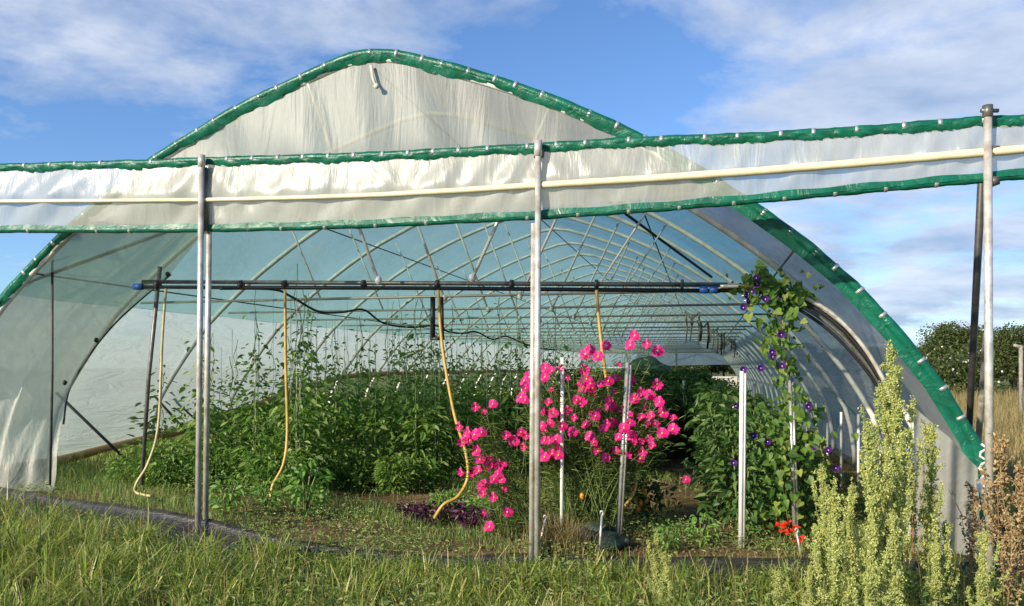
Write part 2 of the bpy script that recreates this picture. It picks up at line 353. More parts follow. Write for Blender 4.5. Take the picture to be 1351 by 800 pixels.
mxw = N(nt, 'ShaderNodeMixRGB'); lk(nt, cr, 'Color', mxw, 'Fac'); tint = N(nt, 'ShaderNodeMixRGB', blend_type='MULTIPLY'); tint.inputs['Fac'].default_value = 1; tint.inputs['Color2'].default_value = (.82, 1.0, 1.24, 1); lk(nt, sky, 'Color', tint, 'Color1'); lk(nt, tint, 'Color', mxw, 'Color1'); lk(nt, cc, 'Color', mxw, 'Color2')
lk(nt, mxw, 'Color', bg, 'Color'); lk(nt, bg, 'Background', wo, 'Surface')
L = bpy.data.lights.new('sun', 'SUN'); L.energy = 5.0; L.angle = R(.6); L.color = (1, .88, .69)
lo = bpy.data.objects.new('sun', L); col.objects.link(lo)
sd = Vector((SUN_AZ[0], SUN_AZ[1], math.tan(R(SUN_EL)))).normalized(); lo.rotation_euler = sd.to_track_quat('Z', 'Y').to_euler(); lo.location = (-20, -20, 20)
cam = bpy.data.cameras.new('camera'); co = bpy.data.objects.new('camera', cam); col.objects.link(co); scn.camera = co
co.location = (0, 0, EYE); co.rotation_euler = (R(90), 0, 0); cam.sensor_width = 36; cam.lens = 36 * F / 1351; cam.shift_y = (HZ - 400) / 1351
cam.clip_end = 2000; cam.clip_start = .05
vs = scn.view_settings; vs.view_transform = 'Standard'; vs.look = 'None'; vs.gamma = 1; vs.exposure = 0.48; vs.use_curve_mapping = False
try: scn.cycles.max_bounces = 8; scn.cycles.transparent_max_bounces = 24; scn.cycles.transmission_bounces = 6; scn.cycles.diffuse_bounces = 4
except Exception: pass

# ------------------------------------------------------------------ ground
xs = np.unique(np.concatenate([np.linspace(-9, 9, 181), np.linspace(-400, -9, 20), np.linspace(9, 400, 20)]))
ys = np.unique(np.concatenate([np.linspace(3, 14, 150), np.linspace(14, 60, 60), np.linspace(60, 900, 16), np.linspace(-60, 3, 10)]))
XX, YY = np.meshgrid(xs, ys); ZZ = gz(XX, YY); nx, ny = len(xs), len(ys)
idx = np.arange(nx * ny).reshape(ny, nx)
fq = np.stack([idx[:-1, :-1], idx[:-1, 1:], idx[1:, 1:], idx[1:, :-1]], -1).reshape(-1)
gr = raw_obj('ground', np.stack([XX, YY, ZZ], -1).reshape(-1, 3), fq, np.full((nx - 1) * (ny - 1), 4), M['soil'], True)
tag(gr, 'soil and rough grass ground under and around the tunnel', kind='structure')

# ------------------------------------------------------------------ membrane along the opening
mt = None
def mem_pt(x, k):
    y = float(edge_y(x)); zi = float(gz(x, y + .12))
    left = 1 - float(sm(-2.6, -1.2, x))
    w1 = .02 + .16 * left
    wob = .010 * math.sin(x * 1.7) + .005 * math.sin(x * 4.1 + 1)
    prof = [(.14, .010), (.08, .03 + .05 * left), (.03, .035 + .06 * left), (-.01, .01 + .05 * left), (-.03, -.05 + .02 * left), (-.06 - w1 * .4, -.05 + .035 * left), (-.09 - w1 * .6, -.08 + .03 * left), (-.11 - w1 * .8, -.15), (-.14 - w1, -.17)]
    dy, dz = prof[k]
    return Vector((x + dy * -.1, y + dy + wob, zi + dz + wob))
mx_ = np.linspace(-7.4, 4.6, 150); g = G()
g.add([mem_pt(float(x), k) for x in mx_ for k in range(9)], [(i * 9 + k, (i + 1) * 9 + k, (i + 1) * 9 + k + 1, i * 9 + k + 1) for i in range(149) for k in range(8)])
mb = obj('ground_membrane', g, M['membrane']); tag(mb, 'black plastic membrane folded along the ground across the tunnel opening', 'plastic sheet')

# ------------------------------------------------------------------ polytunnel
PROF = [(0, 5.06), (.3, 5.02), (.6, 4.92), (1.1, 4.75), (1.64, 4.55), (2.0, 4.39), (2.7, 4.05), (3.3, 3.68), (3.92, 3.24), (4.4, 2.85), (4.82, 2.46), (5.2, 2.0), (5.57, 1.5), (5.86, .97), (5.95, .5), (5.99, .0)]
ps = np.array([p[0] for p in PROF]); pz = np.array([p[1] for p in PROF])
al = np.concatenate([[0], np.cumsum(np.hypot(np.diff(ps), np.diff(pz)))]); ALN = al[-1]
def catm(tv, xs_, ys_):
    # smooth interpolation by averaging shifted linear lookups
    o = 0; k = [-.2, -.1, 0, .1, .2]
    for d in k: o += np.interp(np.abs(tv + d), xs_, ys_)
    return o / len(k)
def hoop_sz(q):
    """q in -1..1 -> (s, z)"""
    a = abs(q) * ALN; s = float(np.interp(a, al, ps)); z = float(catm(a, al, pz)) if a < ALN - .4 else float(np.interp(a, al, pz))
    return (math.copysign(s, q), z)
def hoop_z_at(s): return float(catm(np.array(abs(s)), ps, pz))
def zsh(p): return p + Vector((0, 0, float(gz(p.x, p.y)) * max(0, 1 - p.z / 1.5)))
SP = 2.25; NH = 22; TL = SP * NH
tun = thing('polytunnel', 'large arched polytunnel with green-hemmed plastic cover and open front', 'polytunnel', O)
def hoop_pts(t, n=48, off=0.0, q0=-1, q1=1):
    r = []
    for i in range(n + 1):
        q = q0 + (q1 - q0) * i / n; s, z = hoop_sz(q); k = 1 - off / 5.0
        r.append(zsh(T(s * k, t, z * k)))
    return r
for i in range(NH + 1):
    g = G(); g.tube(hoop_pts(i * SP - (.35 if i else 0), off=.05), .037 if i else .040, 8); obj('hoop', g, M['hoop'], tun)
for i in range(0, NH + 1):
    sw = 4.62
    if i: g = G(); g.tube([T(-sw, i * SP, ZT), T(sw, i * SP, ZT + random.uniform(-.02, .02))], .020, 6); obj('tie_bar', g, M['tie'], tun)
    for sgn in (-1, 1):
        g = G(); st = .6 + sgn * 1.35; g.tube([T(.6 + sgn * .52, i * SP, ZT - .03), T(st, i * SP, hoop_z_at(st) - .06)], .020, 6); g.blob(T(.6 + sgn * .52, i * SP, ZT - .02), .04, .04, .05, 6, 4); obj('brace', g, M['hoop'], tun)
    if i and i < 16:
        for st in (-2.4, 2.9):
            g = G(); sb_ = st * .72; g.tube([T(sb_, i * SP, ZT), T(st, i * SP, hoop_z_at(st) - .05)], .014, 5); obj('brace', g, M['hoop'], tun)
for s_ in (0, -2.6, 2.6, -4.3, 4.3):
    g = G(); g.tube([T(s_, 0, hoop_z_at(s_) - .12), T(s_, TL, hoop_z_at(s_) - .12)], .012, 5); obj('purlin', g, M['greypipe'], tun)
for (a_, b_) in [((1.4, SP, 4.5), (3.6, 3 * SP, 3.3)), ((-5.9, 2 * SP, 1.2), (-5.9, 2 * SP + 2.0, .1)), ((-1.2, SP, 4.5), (-4.6, 0.1, 2.7))]:
    g = G(); g.tube([T(*a_), T(*b_)], .022, 6); obj('wind_brace', g, M['darkpipe'], tun)
for (a_, b_, d1_, d2_) in [((74, 518), (176, 616), 11.0, 11.3), ((205, 524), (248, 572), 12.6, 12.8)]:
    g = G(); g.tube([at(*a_, d1_), at(*b_, d2_)], .022, 6); obj('wind_brace', g, M['darkpipe'], tun)
# cover: grid over q and t, sagging a little between hoops
def cover(q0, q1, t0, t1, nu, nv, amp=.03, edge=None, wr=0.0):
    def fn(u, v):
        q = q0 + (q1 - q0) * u; t = t0 + (t1 - t0) * v
        if edge: q = edge(q, t, u)
        s, z = hoop_sz(q); ph = (t / SP) % 1.0
        sag = amp * math.sin(math.pi * ph) ** 1.0 + .010 * math.sin(q * 31 + t * 2.2) * math.sin(t * 1.7)
        sag += wr * math.sin(z * 9 + math.sin(t * 1.3) * 2) * math.sin(t * .9 + z)
        k = 1 - sag / 5.0
        return zsh(T(s * k, t, max(z * k, 0.02 if abs(q) > .99 else z * k)))
    g = G(); return g.grid(fn, nu, nv)
QB = .645  # where the teal film meets the white side film
def eL(q, t, u):
    d = .010 * math.sin(t * 1.4) + .006 * math.sin(t * 3.1); return q + d * (1 if u in (0.0, 1.0) else 1)
obj('roof_cover', cover(-QB, QB, SP, TL, 48, 130, edge=lambda q, t, u: q), M['teal'], tun)
RT = [(0, .05), (2.2, .16), (4.5, .36), (6.7, .70), (9, 1.15), (11, 1.42), (13, 1.5), (60, 1.5)]
def roll_z(t): return float(np.interp(t, [a[0] for a in RT], [a[1] for a in RT]))
def z_to_q(z): return float(np.interp(-z, [-v_ for v_ in pz], al)) / ALN
def left_wall(u, v):
    t = TL * v ** 1.3; zb = roll_z(t); qb = z_to_q(zb) * (1 if zb > .1 else 1.0); q = -(QB + (qb - QB) * u) if u > 0 else -QB
    s_, z = hoop_sz(q); sag = .03 * math.sin(math.pi * ((t / SP) % 1.0)) + .02 * math.sin(z * 9 + math.sin(t * 1.3) * 2) * math.sin(t * .9 + z)
    return zsh(T(s_ * (1 - sag / 5), t, z))
g = G(); g.grid(left_wall, 18, 150); obj('side_cover', g, M['side'], tun)
obj('side_cover', cover(QB, .998, SP, TL, 18, 130, wr=.015), M['side_shaded'], tun)
obj('front_bay_cover', cover(.03, .985, 0.02, SP, 40, 14, wr=.012), M['bay'], tun)
obj('roof_cover', cover(-QB, .03, 0.02, SP, 40, 12), M['teal'], tun)
# earth-stained skirt roll on the left foot
g = G(); pts = []
for t in np.linspace(.3, TL, 90):
    zb = roll_z(t); s_, z = hoop_sz(-z_to_q(zb)); pts.append(zsh(T(s_ + .04, t, zb + .02 * math.sin(t * 2.3))))
g.tube(pts, [.075 * (1 + .2 * math.sin(i * .9)) for i in range(90)], 8); obj('skirt', g, M['skirt'], tun)
g = G(); pts = [TG(5.95, t, .05) for t in np.linspace(1.0, TL, 40)]; g.tube(pts, .07, 6); obj('skirt', g, M['bag2'], tun)

# green binding wrapped round the front hoop, with wrinkled lip
def wrapped(pts, r, lip, inward, seed=0, n=10):
    """a hem: tube with puckers plus a loose lip hanging on the inward side"""
    g = G(); rs = [r * (1 + .08 * math.sin(i * .37 + seed) + .05 * math.sin(i * .83 + 2 * seed) + .03 * math.sin(i * 1.9)) for i in range(len(pts))]
    g.tube(pts, rs, n)
    if lip:
        v = []; N_ = len(pts)
        for i, p in enumerate(pts):
            d = inward(i); L_ = lip * (.75 + .5 * max(0, math.sin(i * .23 + seed)) + .35 * math.sin(i * .47 + 1) + .12 * math.sin(i * 1.7))
            v += [p + d * r * .2 + Vector((0, -r * .97, 0)), p + d * (r + L_ * .4) + Vector((0, -.032 + .01 * math.sin(i * .9), 0)), p + d * (r + L_) + Vector((0, -.01 + .02 * math.sin(i * 2.3), 0))]
        g.add(v, [(i * 3 + k, (i + 1) * 3 + k, (i + 1) * 3 + k + 1, i * 3 + k + 1) for i in range(N_ - 1) for k in range(2)])
    return g
hp = []
for i in range(221):
    q = -1 + 2 * i / 220; s, z = hoop_sz(q); hp.append(zsh(T(s, -.02, z)))
hp[-1].z += .0
def inw(i):
    c = O + Vector((0, 0, 2.2)) - hp[i]; return c.normalized()
fb = obj('front_binding', wrapped(hp, .048, .05, inw), M['green'], tun)
# the wider green panel low on the right of the hoop
g = G(); v = []
sel = [i for i in range(120, 219)]
for i in sel:
    d = inw(i); wdt = .06 + .10 * float(sm(150, 165, i)) - .08 * float(sm(205, 218, i))
    v += [hp[i] + V * .0, hp[i] + d * wdt * .5 - V * .04, hp[i] + d * wdt - V * .01]
g.add(v, [(i * 3 + k, (i + 1) * 3 + k, (i + 1) * 3 + k + 1, i * 3 + k + 1) for i in range(len(sel) - 1) for k in range(2)])
obj('binding_flap', g, M['green'], tun)
def clip_geo(p, d, r, wdt=.035):
    g = G(); d = d.normalized(); g.tube([p - d * wdt / 2, p + d * wdt / 2], r, 10); return g
acc_ = 0
for i in range(14, 210):
    acc_ += (hp[i] - hp[i - 1]).length
    if acc_ > .36 + .16 * math.sin(i * 1.7):
        acc_ = 0; obj('clip', clip_geo(hp[i], hp[i + 1] - hp[i - 1], .050, .032), M['clip'], tun, parent=fb)

# front gable sheet (upper), hanging from hoop to behind the band
def gab(u, v):
    s = -4.0 + 7.9 * u; zt = hoop_z_at(s) - .10; zb = min(3.24, zt - .02)
    if s > 0: zb = min(3.24 + .04 * s, zt - .02)
    z = zt + (zb - zt) * v
    wr = .03 * math.sin((s * 3 + z * 4.0)) * math.exp(-((u - .22) / .2) ** 2) * 1.0 + .012 * math.sin(s * 9 + z * 2) + .03 * math.sin(v * 3.1)
    k = 1 - abs(v - .5) * 1.2
    return T(s, -.01, z) - V * (wr * max(.15, k) + .01)
g = G(); g.grid(gab, 120, 26); obj('gable_sheet', g, M['gable'], tun)
g = G(); a0 = T(.02, -.06, 4.90); g.tube([a0, a0 + Vector((.03, -.03, -.16)), a0 + Vector((.06, -.05, -.22))], .016, 6); g.blob(a0 + Vector((.07, -.06, -.24)), .03, .03, .03, 8, 5); obj('ridge_peg', g, M['string'], tun)

# far gable: sheet across the top, open below
def fgab(u, v):
    s = -5.3 + 10.6 * u; zt = hoop_z_at(s) - .05; zb = min(1.75 + .02 * s, zt - .02); return T(s, TL - .3 + .03 * math.sin(s * 3), zt + (zb - zt) * v)
g = G(); g.grid(fgab, 30, 6); obj('far_gable_sheet', g, M['farfilm'], tun)
g = G(); g.tube([T(1.6, TL - .4, 3.0), TG(1.6, TL - .4)], .04, 6); obj('end_post', g, M['greypipe'], tun)

# left curtain: gathered sheet from hoop down to a bunch on the ground
edge_px = [(262, 300), (240, 330), (212, 362), (176, 392), (140, 425), (112, 458), (90, 490), (76, 520), (70, 560), (64, 600), (62, 632), (58, 662)]
edge_d = [10.35, 10.4, 10.5, 10.6, 10.7, 10.75, 10.75, 10.7, 10.5, 10.3, 10.1, 9.75]
E_ = [at(px + 12, py, d) for (px, py), d in zip(edge_px, edge_d)]
OL = [hoop_sz(-q) for q in np.linspace(.26, .995, 12)]
def curt(u, v):
    x = v * 11; i = min(10, int(x)); fr = x - i
    e = E_[i].lerp(E_[i + 1], fr); h0 = T(OL[i][0], 0.0, OL[i][1]); h1 = T(OL[i + 1][0], 0.0, OL[i + 1][1]); h = zsh(h0.lerp(h1, fr))
    p = h.lerp(e, u)
    fo = math.sin(u * 3.1) * (.08 * math.sin(u * 9 + v * 2) + .035 * math.sin(u * 27 - v * 3)) + v ** 2 * .035 * math.sin(u * 44 + v * 9) + .02 * math.sin(u * 13 + v * 19)
    zmin = float(gz(p.x, p.y)) + .02
    p = p + V * fo * -1
    p.z = max(p.z - .12 * math.sin(u * 3.14) * (1 - v), zmin); return p
g = G(); g.grid(curt, 46, 70); dr = obj('side_curtain', g, M['drape'], tun)
g = G(); g.tube(smooth([E_[i] + Vector((.0, .03, 0)) for i in range(2, 9)]), .013, 6); obj('curtain_pole', g, M['darkpipe'], tun)
g = G(); g.tube([at(69, 328, 9.75), at(69, 500, 9.7), at(66, 640, 9.7)], .014, 6); obj('curtain_pole', g, M['darkpipe'], tun)
for (px, py) in [(212, 362), (118, 449), (76, 505)]:
    g = G(); g.blob(at(px + 9, py, 10.4), .03, .03, .035, 8, 5, .3); obj('curtain_tie', g, M['darkpipe'], tun)
# right foot: hanging curtain with folds
def curt2(u, v):
    a_ = arch(1206 + 86 * u, 545 + 0 * u, -.12); z1 = 1.35 - .55 * u; z0 = float(gz(a_.x, a_.y)) + .02
    p = Vector((a_.x, a_.y, z1 + (z0 - z1) * v)); return p + V * (.05 * math.sin(u * 9 + v * 1.5) + .02 * math.sin(u * 21))
g = G(); g.grid(curt2, 34, 16); obj('side_curtain', g, M['bay'], tun)
g = G(); kn = arch(1294, 604, -.25)
g.tube([kn + Vector((.03 * math.sin(a * 1.9), -.03 + .02 * math.cos(a * 2.3), .12 - a * .035)) for a in range(16)], .012, 5); g.blob(kn + Vector((0, -.03, -.25)), .05, .04, .07, 8, 6, .4); obj('rope_knot', g, M['rope'], tun)

# ------------------------------------------------------------------ irrigation header pipe across the front
hpq = thing('header_pipe', 'dark twin water pipes spanning the tunnel front above the crops', 'pipe', arch(570, 376, .35))
g = G(); g.tube([arch(188, 372, .35), arch(960, 376, .35)], .024, 8); obj('upper_pipe', g, M['greypipe'], hpq)
g = G(); g.tube([arch(184, 379, .33), arch(570, 380.5, .33), arch(950, 384, .33)], .022, 8); obj('lower_pipe', g, M['black'], hpq)
for px in (183, 929, 942):
    g = G(); g.tube([arch(px - 6, 378.5 + (4 if px > 500 else 0), .32), arch(px + 5, 378.5 + (4 if px > 500 else 0), .32)], .040, 10); obj('coupling', g, M['blue'], hpq)
for px in (208, 318, 376, 480, 577, 675, 787, 900):
    g = G(); g.tube([arch(px - 2, 376, .34), arch(px + 2, 376, .34)], .055, 8); obj('pipe_clamp', g, M['darkpipe'], hpq)
pc = thing('pipe_bundle', 'bundle of grey and black pipes curving down beside the right cover', 'pipe', arch(1100, 410, .4))
for k, (m_, r_) in enumerate([('steel', .022), ('black', .024), ('greypipe', .02), ('black', .016)]):
    g = G(); o_ = k * 6
    cps = [(950, 378 + k * 2), (1010, 378 + o_ * .5), (1050, 388 + o_), (1095, 412 + o_ * 1.4), (1135, 452 + o_ * 1.5), (1165, 500 + o_ * 1.2), (1184, 550 + o_ * .6), (1196 + k, 605), (1200 + k * 2, 715)]
    g.tube(smooth([arch(x, y, .25 + .05 * k) for x, y in cps]), r_, 7); obj('pipe', g, M[m_], pc)
g = G(); g.tube([arch(1199, 592, .2), arch(1199, 620, .2)], .05, 10); obj('valve', g, M['blue'], pc)
g = G(); g.tube([arch(1200, 620, .2), arch(1201, 648, .2)], .035, 10); obj('filter', g, M['black'], pc)
tag(obj('support_pole', G().tube([arch(211, 352, .35), arch(196, 500, .5), arch(187, 640, .5)], .026, 8), M['greypipe']), 'dark leaning pole under the left end of the pipes', 'pole')

# hoses
def hose(lbl, pts, mat, r=.017):
    # smooth by Catmull-Rom
    P_ = [Vector(p) for p in pts]; out_ = []
    for i in range(len(P_) - 1):
        p0 = P_[max(i - 1, 0)]; p1 = P_[i]; p2 = P_[i + 1]; p3 = P_[min(i + 2, len(P_) - 1)]
        for k in range(8):
            t = k / 8; out_.append(.5 * ((2 * p1) + (p2 - p0) * t + (2 * p0 - 5 * p1 + 4 * p2 - p3) * t * t + (3 * p1 - p0 - 3 * p2 + p3) * t ** 3))
    out_.append(P_[-1])
    o = obj('hose', G().tube(out_, r, 8), mat, at_origin=P_[0]); tag(o, lbl, 'hose', 'hoses hanging from the header pipe'); return o
hose('thin pale hose hanging furthest left, its end bent on the grass', [arch(219, 381, .3), arch(214, 450, .3), arch(209, 560, .2), arch(196, 610, .1), arch(180, 638, 0), arch(180, 650, 0), arch(200, 655, -.05)], M['palehose'], .016)
hose('brown and yellow hose hanging straight beside the left post', [arch(376, 383, .3), arch(377, 480, .3), arch(379, 570, .25), arch(374, 612, .15), arch(360, 640, .1), arch(357, 656, .05)], M['hose'])
hose('yellow hose curling sideways to the ground left of the low pink flowers', [arch(578, 383, .3), arch(584, 460, .3), arch(599, 545, .2), arch(614, 595, .15), arch(617, 630, .1), arch(604, 655, 0), arch(585, 666, -.1), arch(573, 684, -.1)], M['hose'])
hose('orange hose hanging down into the large pink flower bush', [arch(787, 383, .3), arch(791, 430, .3), arch(800, 500, .25), arch(816, 565, .2), arch(836, 612, .2), arch(838, 645, .2), arch(824, 668, .1)], M['hose'])
# black wavy cable going back under the tie bars
cps = [(290, 381, 9.2), (360, 382, 9.6), (385, 392, 10.2), (420, 411, 10.9), (452, 412, 11.6), (480, 409, 12.2), (505, 426, 12.8), (540, 432, 13.3), (575, 430, 13.8), (592, 438, 14.2), (610, 440, 14.6), (628, 438, 15), (650, 448, 15.6), (668, 444, 16.2), (690, 453, 17), (715, 460, 18), (735, 462, 19)]
o = hose('x', [at(*c) for c in cps], M['black'], .016); o.name = 'cable'; tag(o, 'black wavy cable looping back from the pipes over the bean rows', 'cable')
del o['group']
g = G(); g.tube([at(571, 392, 9.0), at(571, 446, 9.0)], .028, 8); g.tube([at(583, 392, 9.0), at(584, 446, 9.0)], .018, 8); g.box(at(577, 447, 9.0), .16, .05, .03)
tag(obj('hanging_hook', g, M['black'], at_origin=at(577, 392, 9.0)), 'black forked hanger hanging from the pipes behind the middle hose', 'hanger')
# row of string hangers on tie bars
for i in range(12):
    px = [913, 928, 941, 951, 959, 966, 971, 976, 979, 982, 985, 987][i]; Y = 14.25 + 2.82 * i
    g = G(); x0 = (px - CX) / F * Y; zt = ZT
    for k in range(4):
        a = random.uniform(-.12, .12); ln = random.uniform(.25, .62)
        g.tube([Vector((x0 + a, Y, zt)), Vector((x0 + a + .02, Y, zt - ln * .5)), Vector((x0 + a - .01, Y, zt - ln))], .014 + .012 * random.random(), 5)
    g.tube([Vector((x0 - .13, Y, zt + .04)), Vector((x0, Y, zt - .10)), Vector((x0 + .13, Y, zt + .03))], .02, 5)
    o = obj('string_hanger', g, M['darkpipe'] if i % 2 else M['oldwood'], at_origin=(x0, Y, zt)); tag(o, 'dark bundle of twine hooks hanging from a tie bar', 'hook', 'twine hooks hanging in line from the tie bars')

# ------------------------------------------------------------------ curtain band on posts
TOP = [(-90, 223), (0, 220.5), (120, 217), (200, 215), (270, 212), (400, 208.5), (500, 205), (600, 200), (706, 194), (835, 186), (1000, 180), (1150, 171), (1273, 160.5), (1304, 159), (1351, 157), (1440, 151)]
BOT = [(-90, 304), (0, 304), (150, 304), (270, 303), (400, 300), (500, 296.5), (600, 291.5), (706, 286), (857, 276), (1000, 264), (1150, 250), (1304, 236), (1351, 232), (1440, 226)]
MID = [(-90, 266), (0, 266), (150, 265), (270, 264), (400, 261), (500, 257.5), (600, 252), (706, 245), (857, 236), (1000, 226), (1150, 214), (1304, 201), (1351, 197), (1440, 190)]
def ipx(tb, px): return float(np.interp(px, [p[0] for p in tb], [p[1] for p in tb]))
band = thing('wind_screen', 'long translucent plastic screen with green hems stretched across the posts', 'screen', post_pl(706, 286))
PXS = np.linspace(-85, 1435, 320)
def bnd(u, v):
    px = -85 + 1520 * u; yt = ipx(TOP, px); yb = ipx(BOT, px)
    p = post_pl(px, yt + (yb - yt) * v, .10)
    a = .5 + .5 * math.sin(px * .011 + 1.5)
    amp = math.sin(math.pi * v) * (.016 + .012 * a) * (1.3 - .6 * float(sm(380, 560, px)))
    wv = math.sin(px * .05 + v * 5.4 + math.sin(px * .013) * 2) + .7 * math.sin(px * .107 + v * 8 + 1 + math.sin(px * .02) * 2) + .25 * math.sin(px * .23 + v * 9)
    for pp in (270, 706, 1304):
        d = abs(px - pp); wv += 1.8 * math.exp(-d / 60) * math.sin(d * .14 - v * 7)
    bulge = .05 * (1 - abs(v - .48) * 2)
    return p + Vector((0, -1, 0)) * (amp * wv * .5 + bulge)
g = G(); g.grid(bnd, 420, 22); obj('film_sheet', g, M['band'], band)
tp = [post_pl(float(p), ipx(TOP, p), .10) for p in PXS]; bt = [post_pl(float(p), ipx(BOT, p), .10) for p in PXS]; md = [post_pl(float(p), ipx(MID, p), .035) for p in PXS]
th = obj('top_hem', wrapped(tp, .034, .028, lambda i: Vector((0, 0, -1)), 1), M['green'], band)
bh = obj('bottom_hem', wrapped(bt, .030, .0, lambda i: Vector((0, 0, 1)), 2), M['green'], band)
g = G(); v = []
for i, p in enumerate(bt): v += [p + Vector((0, -.022, .050 + .006 * math.sin(i * .3))), p + Vector((0, -.036, 0)), p + Vector((0, -.02, -.035))]
g.add(v, [(i * 3 + k, (i + 1) * 3 + k, (i + 1) * 3 + k + 1, i * 3 + k + 1) for i in range(len(bt) - 1) for k in range(1)])
obj('hem_fold', g, M['green'], band, parent=None)
obj('roller_tube', G().tube(md, [(.020 + .014 * float(sm(200, 1000, PXS[i]))) * (1 + .03 * math.sin(i * .6)) for i in range(len(md))], 10), M['cream'], band)
d_ = .2
for hem, pts, step, rr in ((th, tp, .30, .0375), (bh, bt, .42, .0325)):
    a_ = 0
    for i in range(8, len(pts) - 8):
        a_ += (pts[i] - pts[i - 1]).length
        if a_ > step * (1 + .2 * math.sin(i * .9)):
            a_ = 0; obj('clip', clip_geo(pts[i], pts[i + 1] - pts[i - 1], rr, .030), M['clip'], band, parent=hem)

# posts
def gp(p, dz=0): return Vector((p.x, p.y, float(gz(p.x, p.y)) + dz))
p1t = post_pl(266, 207); p1b = post_pl(261, 700)
q1 = thing('support_post', 'slim twin-tube steel post at left holding the screen', 'post', p1b, 'steel posts holding the screen')
obj('tube', G().tube([p1b - Vector((0, 0, .12)), p1t], .028, 10), M['steel'], q1)
obj('tube', G().tube([post_pl(271, 697, .14) , post_pl(277, 222, .14)], .028, 10), M['steel'], q1)
obj('bracket', G().box(post_pl(271.5, 264, .08), .05, .09, .62), M['greypipe'], q1)
obj('cap', G().tube([p1t - Vector((0, 0, .10)), p1t + Vector((0, 0, .015))], .035, 10), M['steel'], q1)
p2t = post_pl(710, 188); p2b = post_pl(701, 742)
q2 = thing('support_post', 'twin-tube steel post in the middle in front of the pink flowers', 'post', p2b, 'steel posts holding the screen')
obj('tube', G().tube([p2b + Vector((.05, 0, -.12)), p2t + Vector((0, 0, 0))], .027, 10), M['steel'], q2)
obj('tube', G().tube([p2b + Vector((0, .01, -.12)), post_pl(704, 295, .01)], .024, 10), M['steel'], q2)
obj('cap', G().tube([p2t - Vector((0, 0, .12)), p2t + Vector((0, 0, .015))], .036, 10), M['steel'], q2)
obj('bracket', G().box(post_pl(711, 203, .07), .09, .12, .05), M['greypipe'], q2)
p3t = post_pl(1303, 141); p3b = post_pl(1306, 790)
q3 = thing('support_post', 'tall single steel post at right with a clamp on top', 'post', p3b, 'steel posts holding the screen')
obj('tube', G().tube([p3b - Vector((0, 0, .15)), p3t], .030, 12), M['steel'], q3)
obj('clamp', G().tube([p3t - Vector((.05, 0, .03)), p3t + Vector((.08, 0, -.03))], .016, 8).tube([p3t - Vector((0, 0, .08)), p3t + Vector((0, 0, .01))], .037, 12), M['greypipe'], q3)
obj('bracket', G().box(post_pl(1309, 200, .06), .06, .10, .06), M['greypipe'], q3); obj('bracket', G().box(post_pl(1309, 240, .06), .06, .1, .06), M['greypipe'], q3)
a = arch(1296, 236, -.5); b = at(1273, 600, 9.6); b.z = 0
tag(obj('prop_pole', G().tube([at(1295, 240, 7.3), Vector((b.x, b.y, -.05))], .034, 8), M['darkpipe'], at_origin=b), 'dark leaning pole behind the tall right post', 'pole')
b = at(1284, 610, 10.2); b.z = 0
tag(obj('prop_pole', G().tube([at(1302, 440, 8.5), Vector((b.x, b.y, -.05))], .034, 8), M['oldwood'], at_origin=b), 'shorter grey wooden pole leaning low behind the tall right post', 'pole')

# orange plank and wood at the right foot
wp = arch(1217, 690, .0); g = G(); g.box((wp.x - .02, wp.y, .40), .13, .04, .8); tag(obj('plank', g, M['wood'], at_origin=(wp.x, wp.y, 0), smooth=False), 'orange-brown plank standing upright against the right curtain', 'plank')
# white stakes
def stake(lbl, top, bot, r=.022, m='white', grp='white stakes standing among the plants', flat=False):
    g = G()
    if flat: g.tube([bot, top], r, 4); g.tube([bot + Vector((.03, .01, 0)), top + Vector((.03, .01, -.02))], r * .8, 4)
    else: g.tube([bot, top], r, 6)
    o = obj('stake', g, M[m], at_origin=bot); tag(o, lbl, 'stake', grp); return o
def gpt(px, Y, dz=0): x = (px - CX) / F * Y; return Vector((x, Y, float(gz(x, Y)) + dz))
stake('white stake right of the dark path, clear of the vine', at(979, 490, 7.5), gpt(977, 7.5, -.05), .022, flat=True)
stake('weathered pale stake that the purple-flowered vine climbs', at(1042, 496, 7.8), gpt(1049, 7.8, -.05), .02, 'clip', flat=True)
stake('white stake left in the pink flower bush, just right of the middle post', at(742, 472, 7.75), gpt(741, 7.75, -.05), .020)
stake('pale stake leaning in the right half of the pink flower bush', at(828, 479, 7.7), gpt(814, 7.7, -.05), .02, 'clip', flat=True)
for i, (px, py, Y) in enumerate([(902, 502, 17), (930, 505, 22), (995, 506, 14), (1006, 508, 17), (880, 500, 24), (957, 505, 26)]):
    stake('small pale stake standing far back in the crop rows', at(px, py, Y), gpt(px, Y), .03, 'clip', 'stakes far back in the crop rows')
for i in range(8):
    p = TG(5.35, 1.5 + i * 1.3); stake('thin pale stake in the row beside the right wall', p + Vector((0, 0, .95 + random.uniform(-.2, .2))), p, .018, 'white', 'thin stakes along the right wall')
def hookrod(lbl, tp_, bt_, r=.011):
    d = Vector((0, 0, 1)); g = G(); g.tube([bt_, tp_], r, 6)
    g.tube([tp_ + Vector((.012 * math.sin(a) - 0, 0, .02 - .02 * math.cos(a))) for a in np.linspace(0, 5.0, 12)], r * .7, 5)
    tag(obj('hooked_rod', g, M['clip'], at_origin=bt_), lbl, 'rod', 'short hooked rods pushed into the soil')
hookrod('short white hooked rod by the dark sandbags', at(794, 680, 7.1), gpt(790, 7.1, -.03))
hookrod('short hooked rod just right of the middle post', at(719, 686, 7.2), gpt(709, 7.2, -.03))
hookrod('looped rod at the foot of the vine stake', at(1051, 703, 7.1), gpt(1058, 7.1, -.03))

